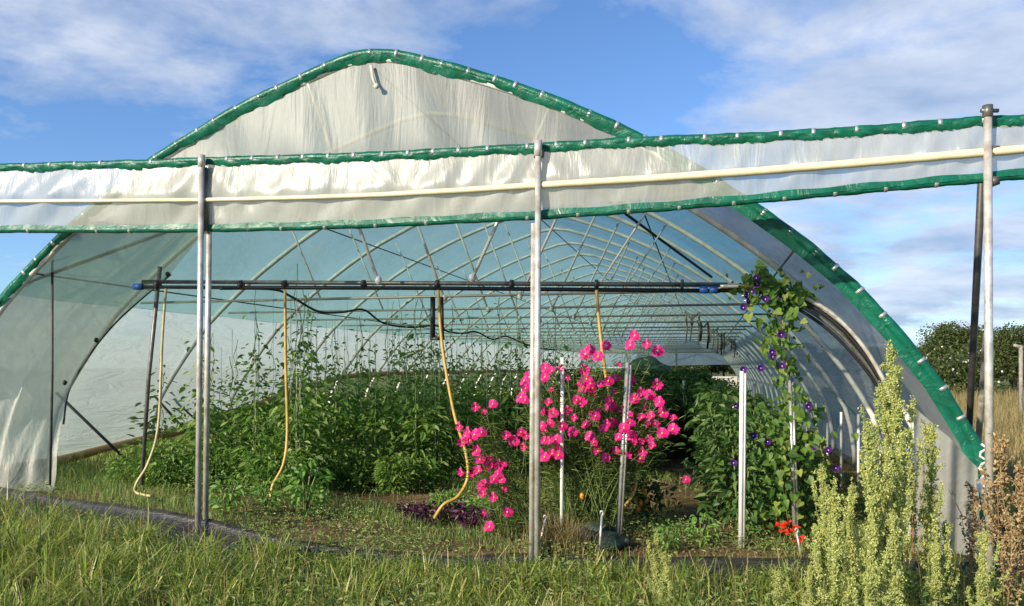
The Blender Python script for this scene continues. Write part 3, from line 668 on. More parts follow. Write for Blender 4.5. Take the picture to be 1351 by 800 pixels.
# sandbags
for i, (px, Y, rx, rz, m_, lb) in enumerate([(762, 7.55, .17, .12, 'bag2', 'grey sandbag furthest left in the small pile'), (800, 7.5, .20, .10, 'bag1', 'dark green sandbag lying in front on the right'), (785, 7.8, .22, .12, 'bag1', 'dark green sandbag leaning high at the back of the pile'), (745, 7.3, .14, .09, 'bag2', 'small grey sandbag by the dry grass tuft')]):
    p = gpt(px, Y); g = G(); g.blob(p + Vector((0, 0, rz * .7)), rx, rx * .7, rz, 22, 12, .2); g.blob(p + Vector((rx * .95, -.02, rz * .8)), .03, .03, .035, 8, 5, .3); tag(obj('sandbag', g, M[m_], at_origin=p), lb, 'sandbag', 'sandbags by the flower bush')

# far: tarp heap, pale panels, trees
pt = T(-.5, TL * .78); g = G()
def heap(u, v):
    x = (u - .5) * 7; y = (v - .5) * 4; h = 2.35 * math.exp(-(x / 2.2) ** 2 - (y / 1.8) ** 2) + .06 * math.sin(x * 6 + y * 2)
    return T(.3 + x, TL * .78 + y, max(h - .05, -.02))
g.grid(heap, 50, 24); tag(obj('tarpaulin', g, M['tarp'], at_origin=pt), 'dark green tarpaulin heap at the far end of the tunnel', 'tarpaulin')
pw = at(985, 530, 66); g = G()
for i in range(9): g.box((pw.x - 4 + i * 1.25, 66 + .05 * (i % 2), .45), 1.2, .9, .45 * 2)
tag(obj('crate_stack', g, M['palewall'], at_origin=(pw.x, 66, 0), smooth=False), 'pale low stack of crates beyond the far opening', 'crates')

def tree_proto(name, h, rad, nb, nl, mat, seed, leafs=.30):
    rs = np.random.default_rng(seed); root = thing(name, '', 'tree', (0, 0, 0))
    g = G(); g.tube([(0, 0, -.1), (.05, 0, h * .3), (.15, .1, h * .6)], [h * .035, h * .028, h * .012], 7)
    cs = []
    for i in range(nb):
        a = rs.uniform(0, 6.28); el = rs.uniform(0, 1); rr = rad * math.sqrt(rs.uniform(.05, 1)) * (1 - .45 * el)
        c = Vector((rr * math.cos(a), rr * math.sin(a), h * (.28 + .62 * el))); cs.append(c)
        if i % 3 == 0: g.tube([(0.02, 0, h * .25), tuple(c * .6 + Vector((0, 0, h * .08))), tuple(c)], [h * .015, h * .009, h * .004], 5)
    obj('trunk', g, M['bark'], root)
    P = []; 
    for c in cs:
        k = nl // nb; d = rs.normal(size=(k, 3)); d /= np.linalg.norm(d, axis=1, keepdims=True)
        r_ = rad * .34 * rs.uniform(.45, 1.1, (k, 1)) * rs.uniform(.8, 1.2)
        P.append(np.array(c) + d * r_ * np.array([1, 1, .8]))
    P = np.concatenate(P); n = len(P)
    D = rdir(n, -.7, .5); Nn = rdir(n, 0, 1)
    arr_obj('crown', [leaf_arr(P, D, Nn, leafs * rng.uniform(.6, 1.3, n), leafs * .7)], mat, root)
    return root
tp1 = tree_proto('oak_tree', 6.2, 3.6, 46, 16000, M['crown'], 1, .2); tp2 = tree_proto('field_tree', 5.2, 3.0, 36, 13000, M['crown'], 2, .2)
spots = [(1262, 60, 1.0, 0, 'dark round-topped tree just left of the tall right post'), (1232, 66, .95, 1, 'tree partly hidden behind the right edge of the tunnel'), (1215, 75, .9, 0, 'small treetop peeping over the green binding'), (1300, 70, .95, 1, 'broad tree directly behind the tall right post'), (1338, 50, .98, 0, 'large tree at the right edge of the picture'), (1395, 52, 1.1, 1, 'tree cut off by the right edge of the picture'),
         (905, 95, .9, 0, 'dark tree seen through the far end, left of centre'), (955, 98, .9, 1, 'tree seen through the far end of the tunnel, centre'), (1005, 92, .85, 0, 'tree seen through the far end of the tunnel, right'), (1050, 90, .9, 1, 'tree beyond the right wall at the far end'), (1110, 85, .8, 0, 'tree behind the right wall of the tunnel'), (1165, 82, .85, 1, 'tree behind the lower right cover'), (860, 97, .8, 1, 'tree seen through the far end, furthest left')]
used = set()
for px, Y, sc, k, lb in spots:
    o = (tp1, tp2)[k]
    if k in used: o = copy_tree(o)
    used.add(k); o.location = gpt(px, Y); sc *= .74 if px > 1190 else .9; o.scale = (sc * 1.1, sc * 1.1, sc * random.uniform(.85, 1.15)); o.rotation_euler.z = random.uniform(0, 6); tag(o, lb, 'tree', 'trees along the field edge')
sb = thing('flowering_shrub', 'shrub with pale blossom in front of the dark trees at right', 'shrub', gpt(1272, 46))
n = 1800; c0 = np.array(sb.location) * 0
P = rng.normal(size=(n, 3)) * np.array([1.0, .8, .75]) + np.array([0, 0, 1.3]); P[:, 2] = np.abs(P[:, 2]); arr_obj('foliage', [leaf_arr(P, rdir(n), rdir(n), .22, .14)], M['crown'], sb)
n = 80; P = rng.normal(size=(n, 3)) * np.array([.9, .7, .6]) + np.array([0, -.3, 1.6]); arr_obj('blossom', [leaf_arr(P, rdir(n), rdir(n), .15, .13)], M['blossom'], sb)
g = G(); g.tube([sb.location, sb.location + Vector((0, 0, 1.2))], .05, 6); obj('stem', g, M['bark'], sb)
p = gpt(1347, 24); tag(obj('fence_post', G().tube([p, p + Vector((0, 0, 2.3))], .06, 7).tube([p + Vector((-.22, 0, 2.32)), p + Vector((.12, 0, 2.25))], .05, 6), M['oldwood'], at_origin=p), 'weathered wooden post standing in the field at far right', 'post')

# ------------------------------------------------------------------ plants
def localize(P): return P
def bean_proto(seed, dens, h):
    rs = np.random.default_rng(seed); root = thing('bean_plant', '', 'bean plant', (0, 0, 0))
    g = G(); pts = [(0, 0, 0)]
    for k in range(1, 15):
        z = h * k / 14; pts.append((.025 * math.sin(z * 9 + seed), .025 * math.cos(z * 9), z))
    g.tube(pts, .0045, 4); obj('vine_stem', g, M['stem'], root)
    obj('twine', G().tube([(0, 0, .05), (.01, 0, ZT)], .0032, 4), M['string'], root)
    n = int(165 * dens); z = np.concatenate([rs.uniform(.08, 1.05, int(n * .62)), .8 + rs.beta(1, 2.6, n - int(n * .62)) * (h - .75)])
    a = rs.uniform(0, 6.28, n); r_ = rs.uniform(.02, .34, n) * np.interp(z, [0, 1.1, 1.6, 3], [1, .95, .5, .3])
    P = np.stack([r_ * np.cos(a), r_ * np.sin(a), z], 1)
    D = np.stack([np.cos(a) , np.sin(a), rs.uniform(-.9, .15, n)], 1) + rs.normal(size=(n, 3)) * .3
    Nn = np.stack([rs.normal(size=n) * .5, rs.normal(size=n) * .5 - .3, np.ones(n)], 1)
    Ls = np.interp(z, [0, 1.2, 1.8, 3], [1, .95, .75, .6]) * rs.uniform(.06, .15, n)
    arr_obj('leaves', [leaf_arr(P, D, Nn, Ls, Ls * .55)], M['bean'], root)
    return root
bp_ = [bean_proto(10 + i, 1.15, 1.95 + .17 * i) for i in range(6)]
usedb = set()
def place(protos, p, rz, lbl, cat, grp, used, sc=1.0, idx=None):
    k = idx if idx is not None else random.randrange(len(protos)); o = protos[k]
    if k in used: o = copy_tree(o)
    used.add(k); o.location = p; o.rotation_euler.z = rz; o.scale = (sc, sc, sc) if not isinstance(sc, tuple) else sc; tag(o, lbl, cat, grp); return o
for s_ in np.arange(-4.75, .9, .62):
    for t_ in np.concatenate([np.arange(1.3, 5.2, .44), np.arange(5.2, 12, .8)]):
        if s_ < -4.3: continue
        if random.random() < (.45 if s_ < -3.3 else .10): continue
        w_ = random.uniform(.9, 1.3); sc = (w_, w_, random.uniform(.84, 1.10) * (.74 if s_ < -3.2 else 1))
        if t_ < 1.7 and s_ < -3.8: continue
        if -1.3 < s_ and t_ < 2.6: continue
        if .2 < s_ and t_ < 3.6: continue
        place(bp_, TG(s_ + random.uniform(-.12, .12), t_ + random.uniform(-.12, .12)), random.uniform(0, 6.28), 'climbing bean plant on a twine among the dense left rows', 'bean plant', 'climbing bean plants in the left rows', usedb, sc)
def bush_proto(nm, seed, h, r, nl, leaf, mat, cat, stemm='stem'):
    rs = np.random.default_rng(seed); root = thing(nm, '', cat, (0, 0, 0)); g = G()
    for k in range(5):
        a = rs.uniform(0, 6.28); g.tube([(0, 0, 0), (.3 * r * math.cos(a), .3 * r * math.sin(a), h * .5), (.7 * r * math.cos(a), .7 * r * math.sin(a), h * .9)], [.012, .009, .005], 5)
    obj('stem', g, M[stemm], root)
    z = rs.beta(1.5, 1.2, nl) * h; a = rs.uniform(0, 6.28, nl); rr = r * np.sqrt(rs.uniform(.1, 1, nl)) * (.55 + .45 * np.sin(np.clip(z / h, 0, 1) * 2.6))
    lump = 1 + .25 * np.sin(a * 3 + z * 5 + seed)
    P = np.stack([rr * lump * np.cos(a), rr * lump * np.sin(a), z], 1)
    D = np.stack([np.cos(a), np.sin(a), rs.uniform(-.8, .6, nl)], 1) + rs.normal(size=(nl, 3)) * .4; Nn = np.stack([rs.normal(size=nl) * .5, rs.normal(size=nl) * .5, np.ones(nl)], 1)
    Ls = leaf * rs.uniform(.6, 1.3, nl); arr_obj('leaves', [leaf_arr(P, D, Nn, Ls, Ls * .5)], mat, root); return root
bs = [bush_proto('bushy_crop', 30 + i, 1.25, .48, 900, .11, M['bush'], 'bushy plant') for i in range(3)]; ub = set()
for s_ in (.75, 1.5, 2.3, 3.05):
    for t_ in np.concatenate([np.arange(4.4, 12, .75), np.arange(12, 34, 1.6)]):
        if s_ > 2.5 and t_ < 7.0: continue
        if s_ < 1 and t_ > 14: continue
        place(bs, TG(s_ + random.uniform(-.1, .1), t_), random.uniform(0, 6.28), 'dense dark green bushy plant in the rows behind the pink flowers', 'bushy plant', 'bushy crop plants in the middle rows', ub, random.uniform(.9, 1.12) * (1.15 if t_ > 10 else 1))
pp = [bush_proto('pepper_plant', 40 + i, 1.35, .36, 520, .115, M['pepper'], 'pepper plant') for i in range(3)]; up = set()
for j, t_ in enumerate(np.concatenate([np.arange(.35, 3, .7), np.arange(3, 22, 1.3)])):
    s_ = 3.8 + .15 * math.sin(j * 2)
    place(pp, TG(s_, t_), random.uniform(0, 6.28), 'leafy pepper plant in the row right of the path', 'pepper plant', 'pepper plants in the right row', up, random.uniform(.88, 1.05))
    if t_ < 4: place(pp, TG(s_ + .55, t_ + .3), random.uniform(0, 6.28), 'leafy pepper plant in the row right of the path', 'pepper plant', 'pepper plants in the right row', up, random.uniform(.65, .8))
sw_ = [bush_proto('leafy_weed', 90 + i, .55, .34, 420, .085, M['bean'], 'weed') for i in range(3)]; us = set()
for i in range(22):
    s_ = -3.9 + i * .17; place(sw_, TG(s_ + random.uniform(-.1, .1), .95 + .5 * random.random() + (1.0 if s_ > -1.6 else 0)), random.uniform(0, 6), 'sprawling green weed along the foot of the bean rows', 'weed', 'sprawling weeds at the foot of the bean rows', us, random.uniform(.6, 1.15))
# small light green seedling weeds at the crop front
ul = set(); lp = [bush_proto('broadleaf_weed', 60 + i, .55, .20, 90, .12, M['bright'], 'weed') for i in range(2)]
for i, (px, Y, sc, lb) in enumerate([(402, 8.9, 1.1, 'light green broad-leaved weed standing before the bean rows'), (300, 8.6, .75, 'small green weed right of the left post'), (352, 9.0, .6, 'small bushy weed beside the straight hose'), (640, 8.6, .55, 'small green plant beside the yellow hose end'), (925, 7.6, .6, 'low green weed left of the white stake'), (880, 7.4, .5, 'low leafy weed at the path mouth')]):
    place(lp, gpt(px, Y), i * 1.3, lb, 'weed', 'single weeds at the tunnel mouth', ul, sc, i % 2)
ub2 = set(); pb = [bush_proto('purple_basil', 70, .22, .16, 160, .07, M['purpleleaf'], 'basil plant', 'dryStem')]; gb = [bush_proto('green_basil', 71, .28, .17, 170, .07, M['bright'], 'basil plant')]; ub3 = set()
for px, Y in [(548, 8.75), (566, 8.6), (620, 8.5), (640, 8.45), (655, 8.7), (594, 8.95)]: place(pb, gpt(px, Y), px, 'low dark purple basil plant near the yellow hose end', 'basil plant', 'purple basil plants', ub2, 1, 0)
for px, Y in [(585, 9.0), (602, 9.15), (640, 8.8), (662, 8.6), (676, 8.75)]: place(gb, gpt(px, Y), px, 'low bright green basil plant behind the yellow hose end', 'basil plant', 'green basil plants', ub3, 1, 0)

# ---- pink cosmos
def petal_flower(name, r, npet, m1, m2, cup=.25, wid=.62):
    g = G()
    for k in range(npet):
        a = 2 * math.pi * k / npet; ca, sa = math.cos(a), math.sin(a); 
        def P_(rad, tan_, h): return (rad * ca - tan_ * sa, rad * sa + tan_ * ca, h)
        wv = .5 * math.sin(k * 2.4); rr_ = r; r = rr_ * (1 + .10 * math.sin(k * 3.7 + npet))
        v = [P_(.12 * r, 0, 0), P_(.55 * r, -wid * r * .36, cup * r * .5), P_(.92 * r, -wid * r * .38, cup * r * (.8 + wv)), P_(.93 * r, 0, cup * r * (.7 + wv)), P_(.92 * r, wid * r * .38, cup * r * (1 + wv)), P_(.55 * r, wid * r * .36, cup * r * .6), P_(.6 * r, 0, cup * r * .25)]
        g.add(v, [(0, 1, 6), (1, 2, 6), (2, 3, 6), (3, 4, 6), (4, 5, 6), (5, 0, 6)], 0); r = rr_
    g.blob((0, 0, cup * r * .15), r * .19, r * .19, r * .12, 8, 4, 0, None, 1)
    return raw_obj(name, np.array(g.v), [i for q in g.f for i in q], [len(q) for q in g.f], [m1, m2], True, None, g.m)
Z = 2.9625
big = [(415,165),(440,178),(470,170),(330,214),(352,200),(412,200),(398,215),(337,245),(318,278),(335,290),(345,240),(428,300),(398,335),(444,342),(445,247),(502,210),(480,392),(520,415),(570,385),(585,430),(603,455),(620,490),(650,515),(550,303),(537,290),(545,230),(575,208),(590,225),(560,240),(597,245),(632,225),(660,215),(690,255),(668,292),(665,310),(623,325),(610,352),(600,350),(655,380),(672,380),(700,435),(697,150),(650,77),(745,76),(763,38),(813,70),(853,98),(588,92),(570,110),(620,120),(688,205),(740,212),(785,258),(820,270),(850,228),(760,285),(742,295),(808,320),(860,297),(872,340),(915,363),(912,403),(830,355),(845,385),(815,385),(760,457),(787,445),(795,490),(785,518),(733,505),(710,487),(690,487),(752,430),(815,445),(835,470),(432,380),(400,390),(415,412),(395,395),(410,448),(432,448),(455,445),(462,488),(440,500),(410,512),(390,490),(385,510),(465,505),(755,340),(725,325),(840,300),(560,170),(600,270),(640,400),(720,400),(790,360),(870,420),(745,380),(680,320),(500,330),(530,360)]
small = [(332,472),(340,430),(318,415),(262,430),(290,450),(208,305),(182,337),(142,317),(118,415),(135,425),(165,415),(80,392),(85,455),(120,447),(145,488),(100,430),(88,572),(118,583),(155,568),(158,522),(185,555),(200,525),(230,540),(232,555),(265,538),(228,580),(213,600),(250,640),(172,660),(213,670),(177,736),(265,728),(195,785),(180,615),(165,625),(245,600)]
pf = petal_flower('flower', .043, 8, M['pink'], M['pinkc'], .22, .74)
pf_alt = [petal_flower('flower', .040, 7, M['pink'], M['pinkc'], .75, .7), petal_flower('flower', .046, 8, M['pink'], M['pinkc'], -.15, .72), petal_flower('flower', .026, 5, M['pink'], M['pink'], 1.5, .9)]
alt_used = set()
firstf = [True]
def cosmos(lbl, pts, base, Y0, Yr, seed, nfol):
    rs = random.Random(seed); root = thing('cosmos_plant', lbl, 'flowering plant', base, 'pink flowering bushes')
    sg = G(); ends = []
    for (x, y) in pts:
        px = 580 + x / Z; py = 430 + y / Z; Y = Y0 + rs.uniform(-Yr, Yr); p = at(px, py, Y)
        if p.z < .1: p.z = .1
        if firstf[0]: o = pf; firstf[0] = False
        else:
            q_ = rs.random(); ki = 0 if q_ < .28 else 1 if q_ < .5 else 2 if q_ < .64 else -1
            if ki < 0: o = pf.copy(); col.objects.link(o)
            elif ki in alt_used: o = pf_alt[ki].copy(); col.objects.link(o)
            else: o = pf_alt[ki]; alt_used.add(ki)
        o.parent = root; o.location = p - root.location
        d = Vector((rs.uniform(-.8, .6) - .2, -1, rs.uniform(-.3, .8))).normalized(); o.rotation_euler = d.to_track_quat('Z', 'Y').to_euler(); s_ = rs.uniform(.95, 1.45); o.scale = (s_,) * 3
        b0 = base + Vector((rs.uniform(-.25, .25), rs.uniform(-.1, .2), 0)); mid = b0.lerp(p, .55) + Vector((rs.uniform(-.08, .08), .06, .12))
        sg.tube([b0, b0.lerp(mid, .5) + Vector((0, 0, .06)), mid, mid.lerp(p, .6) + Vector((0, .02, .02)), p], [.006, .005, .004, .003, .0025], 4); ends.append((b0, mid, p))
    obj('stems', sg, M['stem'], root)
    # feathery foliage along the stems
    P = []
    for k in range(nfol):
        b0, mid, p = ends[rs.randrange(len(ends))]; t = rs.random() ** .8; q = b0.lerp(mid, t * 2) if t < .5 else mid.lerp(p, (t - .5) * 1.75)
        P.append(q + Vector((rs.gauss(0, .10), .16 + rs.gauss(0, .10), rs.gauss(0, .08) - .03)))
    P = np.array([tuple(q - root.location) for q in P]); P[:, 2] = np.maximum(P[:, 2], .02)
    D = rdir(len(P), -.1, 1.0); arr_obj('foliage', [leaf_arr(P, D, rdir(len(P)), rng.uniform(.06, .15, len(P)), .0055)], M['feather'], root)
    return root
cosmos('large bush covered in pink flowers behind the middle post', big, gpt(775, 8.05), 7.68, .15, 3, 19000)
cosmos('low spreading plant with pink flowers left of the middle post', small, gpt(690, 8.05), 7.75, .15, 4, 2600)
p = gpt(905, 10.2); o = pf.copy(); col.objects.link(o)
fp = thing('cosmos_seedling', 'small lone plant with a pink flower beside the dark path', 'flowering plant', p); o.parent = fp; o.location = (0, 0, .28); o.rotation_euler = (R(70), 0, 0)
obj('stems', G().tube([p, p + Vector((0, 0, .28))], .005, 4), M['stem'], fp)
# marigolds / orange fruits behind the stake
mr = thing('pepper_bush', 'leafy bush with orange fruits at the foot of the pink flower bush', 'pepper plant', gpt(848, 8.6))
g = G()
for k, (px, py) in enumerate([(831, 646), (836, 648), (849, 646), (853, 660), (845, 664), (838, 660), (851, 652), (768, 655), (842, 672)]):
    q = at(px, py, 8.5 if px > 800 else 7.9); obj('fruit', G().blob(q, .028, .028, .04, 8, 6, .05), M['orange'], mr); g.tube([mr.location + Vector((0, 0, 0)), q + Vector((0, 0, .05))], .004, 4)
obj('stems', g, M['stem'], mr)
n = 260; P = rng.normal(size=(n, 3)) * np.array([.16, .12, .13]) + np.array([0, 0, .32]); arr_obj('leaves', [leaf_arr(P, rdir(n), rdir(n, 0, 1), .08, .045)], M['bush'], mr)
# red flowers at foot of vine stake
rf = thing('red_flowering_plant', 'low plant with bright red flowers at the foot of the vine stake', 'flowering plant', gpt(1042, 7.5)); g = G()
for k in range(7):
    q = at([1029, 1035, 1042, 1050, 1055, 1040, 1052][k], [694, 700, 703, 698, 708, 690, 714][k], 7.35)
    P = np.tile(np.array(q - rf.location), (6, 1)); D = rdir(6, -.3, .8); arr_obj('flower', [leaf_arr(P, D, rdir(6), .06, .045)], M['red'], rf); g.tube([rf.location, q], .004, 4)
obj('stems', g, M['stem'], rf)

# ---- morning glory vine
mg = thing('morning_glory', 'climbing vine with heart-shaped leaves and purple flowers at right', 'climbing plant', gpt(1045, 7.85))
path = [(1048, 715), (1044, 640), (1048, 560), (1040, 500), (1035, 450), (1030, 400), (1018, 372), (1000, 360)]
path2 = [(1040, 690), (1030, 620), (1052, 540), (1030, 470), (1022, 410), (1040, 385), (1060, 395)]; path3 = [(1030, 395), (1010, 378), (985, 378), (965, 374)]
path4 = [(1060, 520), (1075, 560), (1085, 600), (1105, 618)]; path5 = [(1005, 380), (1000, 368), (994, 356)]
g = G()
YV = 7.85
for pth, r_ in ((path, .012), (path2, .008), (path3, .006), (path4, .004), (path5, .005)): g.tube([at(x, y, YV + .05 * math.sin(i * 2)) for i, (x, y) in enumerate(pth)], r_, 5)
obj('vine_stem', g, M['dryStem'], mg)
P = []
def along(pth, n, sp, lo=0):
    seg = [(np.array(a), np.array(b)) for a, b in zip(pth[:-1], pth[1:])]
    for _ in range(n):
        a, b = random.choice(seg); q = a + (b - a) * random.random(); P.append(tuple(at(q[0] + random.gauss(0, sp), q[1] + random.gauss(0, 8), YV + random.uniform(-.22, .22)) - mg.location))
along(path, 240, 14); along(path2, 180, 15); along(path3, 26, 7); along(path4, 14, 9); along([(1040, 400), (1010, 375), (1050, 385)], 110, 17); along([(1025, 640), (1010, 700), (1030, 600)], 40, 16); along(path5, 14, 5)
along([(1040, 620), (1045, 540), (1040, 700)], 90, 26)
P = np.array(P); P[:, 2] = np.maximum(P[:, 2], .03); n = len(P)
# heart-shaped leaves
def heart(P, D, Nn, L_):
    D = D / np.linalg.norm(D, axis=1, keepdims=True); S = np.cross(D, Nn); S /= np.linalg.norm(S, axis=1, keepdims=True); N2 = np.cross(S, D)
    out_ = [(0, 0, 0), (-.18, .28, .06), (.05, .48, .10), (.45, .38, .06), (1, 0, -.12), (.45, -.38, .06), (.05, -.48, .10), (-.18, -.28, .06)]
    v = np.stack([P + L_[:, None] * (D * a + S * b + N2 * c) for a, b, c in out_], 1); n = len(P); b = (np.arange(n) * 8)[:, None]
    f = np.concatenate([b + np.array([0, 1, 2, 3]), b + np.array([0, 3, 4, 5]), b + np.array([0, 5, 6, 7])], 1).reshape(-1)
    return v.reshape(-1, 3), f, np.full(3 * n, 4)
D = np.stack([rng.normal(size=n) * .6, rng.normal(size=n) * .4 - .3, -np.ones(n) * rng.uniform(.2, 1.2, n)], 1); Nn = np.stack([rng.normal(size=n) * .5, -np.ones(n), rng.uniform(.2, 1, n)], 1)
arr_obj('leaves', [heart(P, D, Nn, rng.uniform(.03, .10, n))], M['vine'], mg)
# trumpet flower
g = G(); prof = [(.004, -.045), (.007, -.02), (.016, -.002), (.034, .006)]; nn = 10
v = [(r_ * math.cos(6.2832 * k / nn), r_ * math.sin(6.2832 * k / nn), z) for r_, z in prof for k in range(nn)]
g.add(v, [(j * nn + k, j * nn + (k + 1) % nn, (j + 1) * nn + (k + 1) % nn, (j + 1) * nn + k) for j in (1, 2) for k in range(nn)], 0)
g.add(v, [(k, (k + 1) % nn, nn + (k + 1) % nn, nn + k) for k in range(nn)], 1); g.blob((0, 0, .0), .007, .007, .004, 6, 3, 0, None, 1)
tf = raw_obj('flower', np.array(g.v), [i for q in g.f for i in q], [len(q) for q in g.f], [M['purple'], M['throat']], True, None, g.m)
fl = [(998, 367), (999, 375), (992, 385), (984, 390), (987, 397), (1010, 395), (1029, 394), (981, 406), (1031, 442), (981, 488), (1004, 486), (1019, 465), (1020, 471), (1032, 483), (971, 536), (994, 575), (1013, 583), (968, 611), (1067, 537), (1075, 590), (1093, 594), (1103, 618)]
for i, (x, y) in enumerate(fl):
    o = tf if i == 0 else tf.copy()
    if i: col.objects.link(o)
    o.parent = mg; o.location = at(x, y, YV - .22) - mg.location; d = Vector((random.uniform(-.8, .8), -1, random.uniform(-.2, .5))).normalized(); o.rotation_euler = d.to_track_quat('Z', 'Y').to_euler()
tag(obj('cord', G().tube([T(5.75, 9.5, 1.55), T(5.7, 2.2, .55), T(5.65, .9, .30)], .012, 5), M['greencord']), 'bright green cord slanting along the inside of the right wall', 'cord')

# ------------------------------------------------------------------ tall orach weeds in the right foreground
def orach_proto(seed, h, spread, dens, mat, nm, cat, sm_='stem', fs=.014):
    rs = np.random.default_rng(seed); root = thing(nm, '', cat, (0, 0, 0)); g = G(); P = []
    lean = rs.normal() * .05
    def sp(z): return np.array([lean * z + .02 * math.sin(z * 5 + seed), .02 * math.cos(z * 4), z])
    g.tube([sp(z) for z in np.linspace(0, h, 12)], [.010 * (1 - .8 * z) + .0015 for z in np.linspace(0, 1, 12)], 5)
    def spike(p0, p1_, p2, r0, cnt):
        """seed clusters along a bent stem, thick low and tapering to the tip"""
        g.tube([p0, p1_, p2], [.005, .0035, .0015], 4)
        for _ in range(cnt):
            t = rs.uniform(.12, 1.0) ** .9; q = p0 + (p1_ - p0) * t * 2 if t < .5 else p1_ + (p2 - p1_) * (t * 2 - 1)
            rr_ = r0 * (1.15 - .9 * t) + .008; a = rs.uniform(0, 6.28); c = q + np.array([rr_ * math.cos(a), rr_ * math.sin(a), rs.normal() * .02]) * rs.uniform(.3, 1.25)
            for _ in range(int(7 * dens) + 1): P.append(c + rs.normal(size=3) * (.0068 + .004 * (spread > 1)))
    top = sp(h); spike(sp(h * .35), sp(h * .68), top, .019 * spread, int(105 * dens * h))
    for b in range(int(6.5 * h * (1.2 if spread > 1 else 1))):
        z0 = h * rs.uniform(.10, .62); a = b * 2.4 + rs.uniform(-.3, .3); o_ = rs.uniform(.06, .21) * spread; zt_ = min(h * .93, z0 + h * rs.uniform(.22, .45))
        p0 = sp(z0); dd = np.array([math.cos(a), math.sin(a), 0]); spike(p0, p0 + dd * o_ * .8 + np.array([0, 0, (zt_ - z0) * .4]), p0 + dd * o_ * 1.1 + np.array([0, 0, zt_ - z0]),   .011, int(40 * dens * (zt_ - z0) / .4))
    for b in range(int(30 * h)):
        z0 = h * rs.uniform(.35, .95); a = rs.uniform(0, 6.28); ln = .085 * rs.uniform(.5, 1.3); p0 = sp(z0); dd = np.array([math.cos(a) * .6, math.sin(a) * .6, 1.0]); spike(p0, p0 + dd * ln * .5, p0 + dd * ln, .008, int(8 * dens) + 1)
    obj('stem', g, M[sm_], root); P = np.array(P); n = len(P)
    arr_obj('seed_heads', [leaf_arr(P, rdir(n), rdir(n), fs * rng.uniform(.7, 1.4, n), fs * .85)], mat, root)
    # a few longer leaves low down
    m = int(22 * h); z = rs.uniform(.08, h * .6, m); a = rs.uniform(0, 6.28, m)
    P = np.array([sp(q) for q in z]); D = np.stack([np.cos(a), np.sin(a), rs.uniform(-.3, .6, m)], 1); arr_obj('leaves', [leaf_arr(P, D, np.tile([0, 0, 1.], (m, 1)), rs.uniform(.05, .10, m), .025)], M['inweed'] if mat is not M['dock'] else M['dock'], root)
    return root
op = [orach_proto(80 + i, h, .9, 1.0, M['orach'], 'orach_weed', 'weed') for i, h in enumerate([1.75, 1.3, 1.05])]; uo = set()
# px, top py, Y, proto
for px, py, Y, lb in [(1191, 455, 5.5, 'tallest yellow-green seeding weed in the right foreground'), (1176, 505, 5.7, 'tall seeding weed just left of the tallest one'), (1146, 570, 5.3, 'yellow-green seeding weed left of the tallest pair'), (1122, 640, 5.7, 'seeding weed in the thick of the right clump'), (1087, 615, 5.6, 'slender seeding weed at the left side of the right clump'), (1232, 558, 5.6, 'slender seeding weed in front of the hanging curtain'), (1226, 715, 5.2, 'short seeding weed in front of the orange plank'), (1256, 690, 5.8, 'thin seeding weed right of the orange plank'), (1110, 650, 5.1, 'short bushy seeding weed left in the right clump'), (1068, 745, 5.5, 'short seeding weed at the bottom left of the right clump'), (1288, 700, 5.2, 'short seeding weed beside the tall right post'),
                      (870, 703, 5.9, 'single pale seeding weed in front of the black membrane'), (885, 730, 5.7, 'smaller pale seeding weed beside the single one'), (1020, 752, 5.6, 'short grey-green seeding weed in the foreground grass'), (1178, 680, 4.9, 'low seeding weed at the bottom of the right clump'), (1140, 690, 4.9, 'stubby seeding weed at the bottom edge of the right clump')]:
    x = (px - CX) / F * Y; zt = EYE - (py - HZ) / F * Y; z0 = float(gz(x, Y)); h = zt - z0
    k = 0 if h > 1.5 else (1 if h > 1.1 else 2); hh = [1.75, 1.3, 1.05][k]; sc = h / hh
    place(op, Vector((x, Y, z0)), random.uniform(0, 6), lb, 'weed', 'seeding weeds in the foreground', uo, (max(sc, .7) * .9, max(sc, .7) * .9, sc), k)
dp = [orach_proto(95 + i, h, 1.6, .3, M['dock'], 'dry_dock', 'weed', 'dryStem', .024) for i, h in enumerate([1.25, 1.0])]; ud = set()
for px, py, Y, lb in [(1322, 575, 5.9, 'tall dry brown weed right of the tall right post'), (1347, 610, 5.6, 'dry brown weed at the right edge of the picture'), (1281, 640, 6.1, 'dry brown weed in front of the green binding foot'), (1330, 680, 5.4, 'short dry brown weed low at the right edge')]:
    x = (px - CX) / F * Y; zt = EYE - (py - HZ) / F * Y; z0 = float(gz(x, Y)); h = zt - z0; k = 0 if h > 1.05 else 1; sc = h / [1.25, 1.0][k]
    place(dp, Vector((x, Y, z0)), random.uniform(0, 6), lb, 'weed', 'dry brown weeds at right', ud, sc, k)

# ------------------------------------------------------------------ grasses (stuff)
def scatter(n, x0, x1, y0, y1): return rng.uniform(x0, x1, n), rng.uniform(y0, y1, n)
def noise2(x, y, s, k=0): return .5 + .25 * (np.sin(x * s + k) * np.cos(y * s * 1.3 + k * 2) + np.sin((x + y) * s * .7 + 1.3 * k) + .0)
def blades(name, x, y, H, mat, W=.006, lean=.6, lbl='', kind='stuff', seedy=False):
    n = len(x); P = np.stack([x, y, gz(x, y) - .01], 1); az = rng.uniform(0, 6.28, n)
    o = arr_obj(name, [blade_arr(P, H, np.clip(rng.normal(lean, .3, n), .02, 1.3), W * rng.uniform(.6, 1.4, n), az)], mat); tag(o, lbl, kind=kind); return o
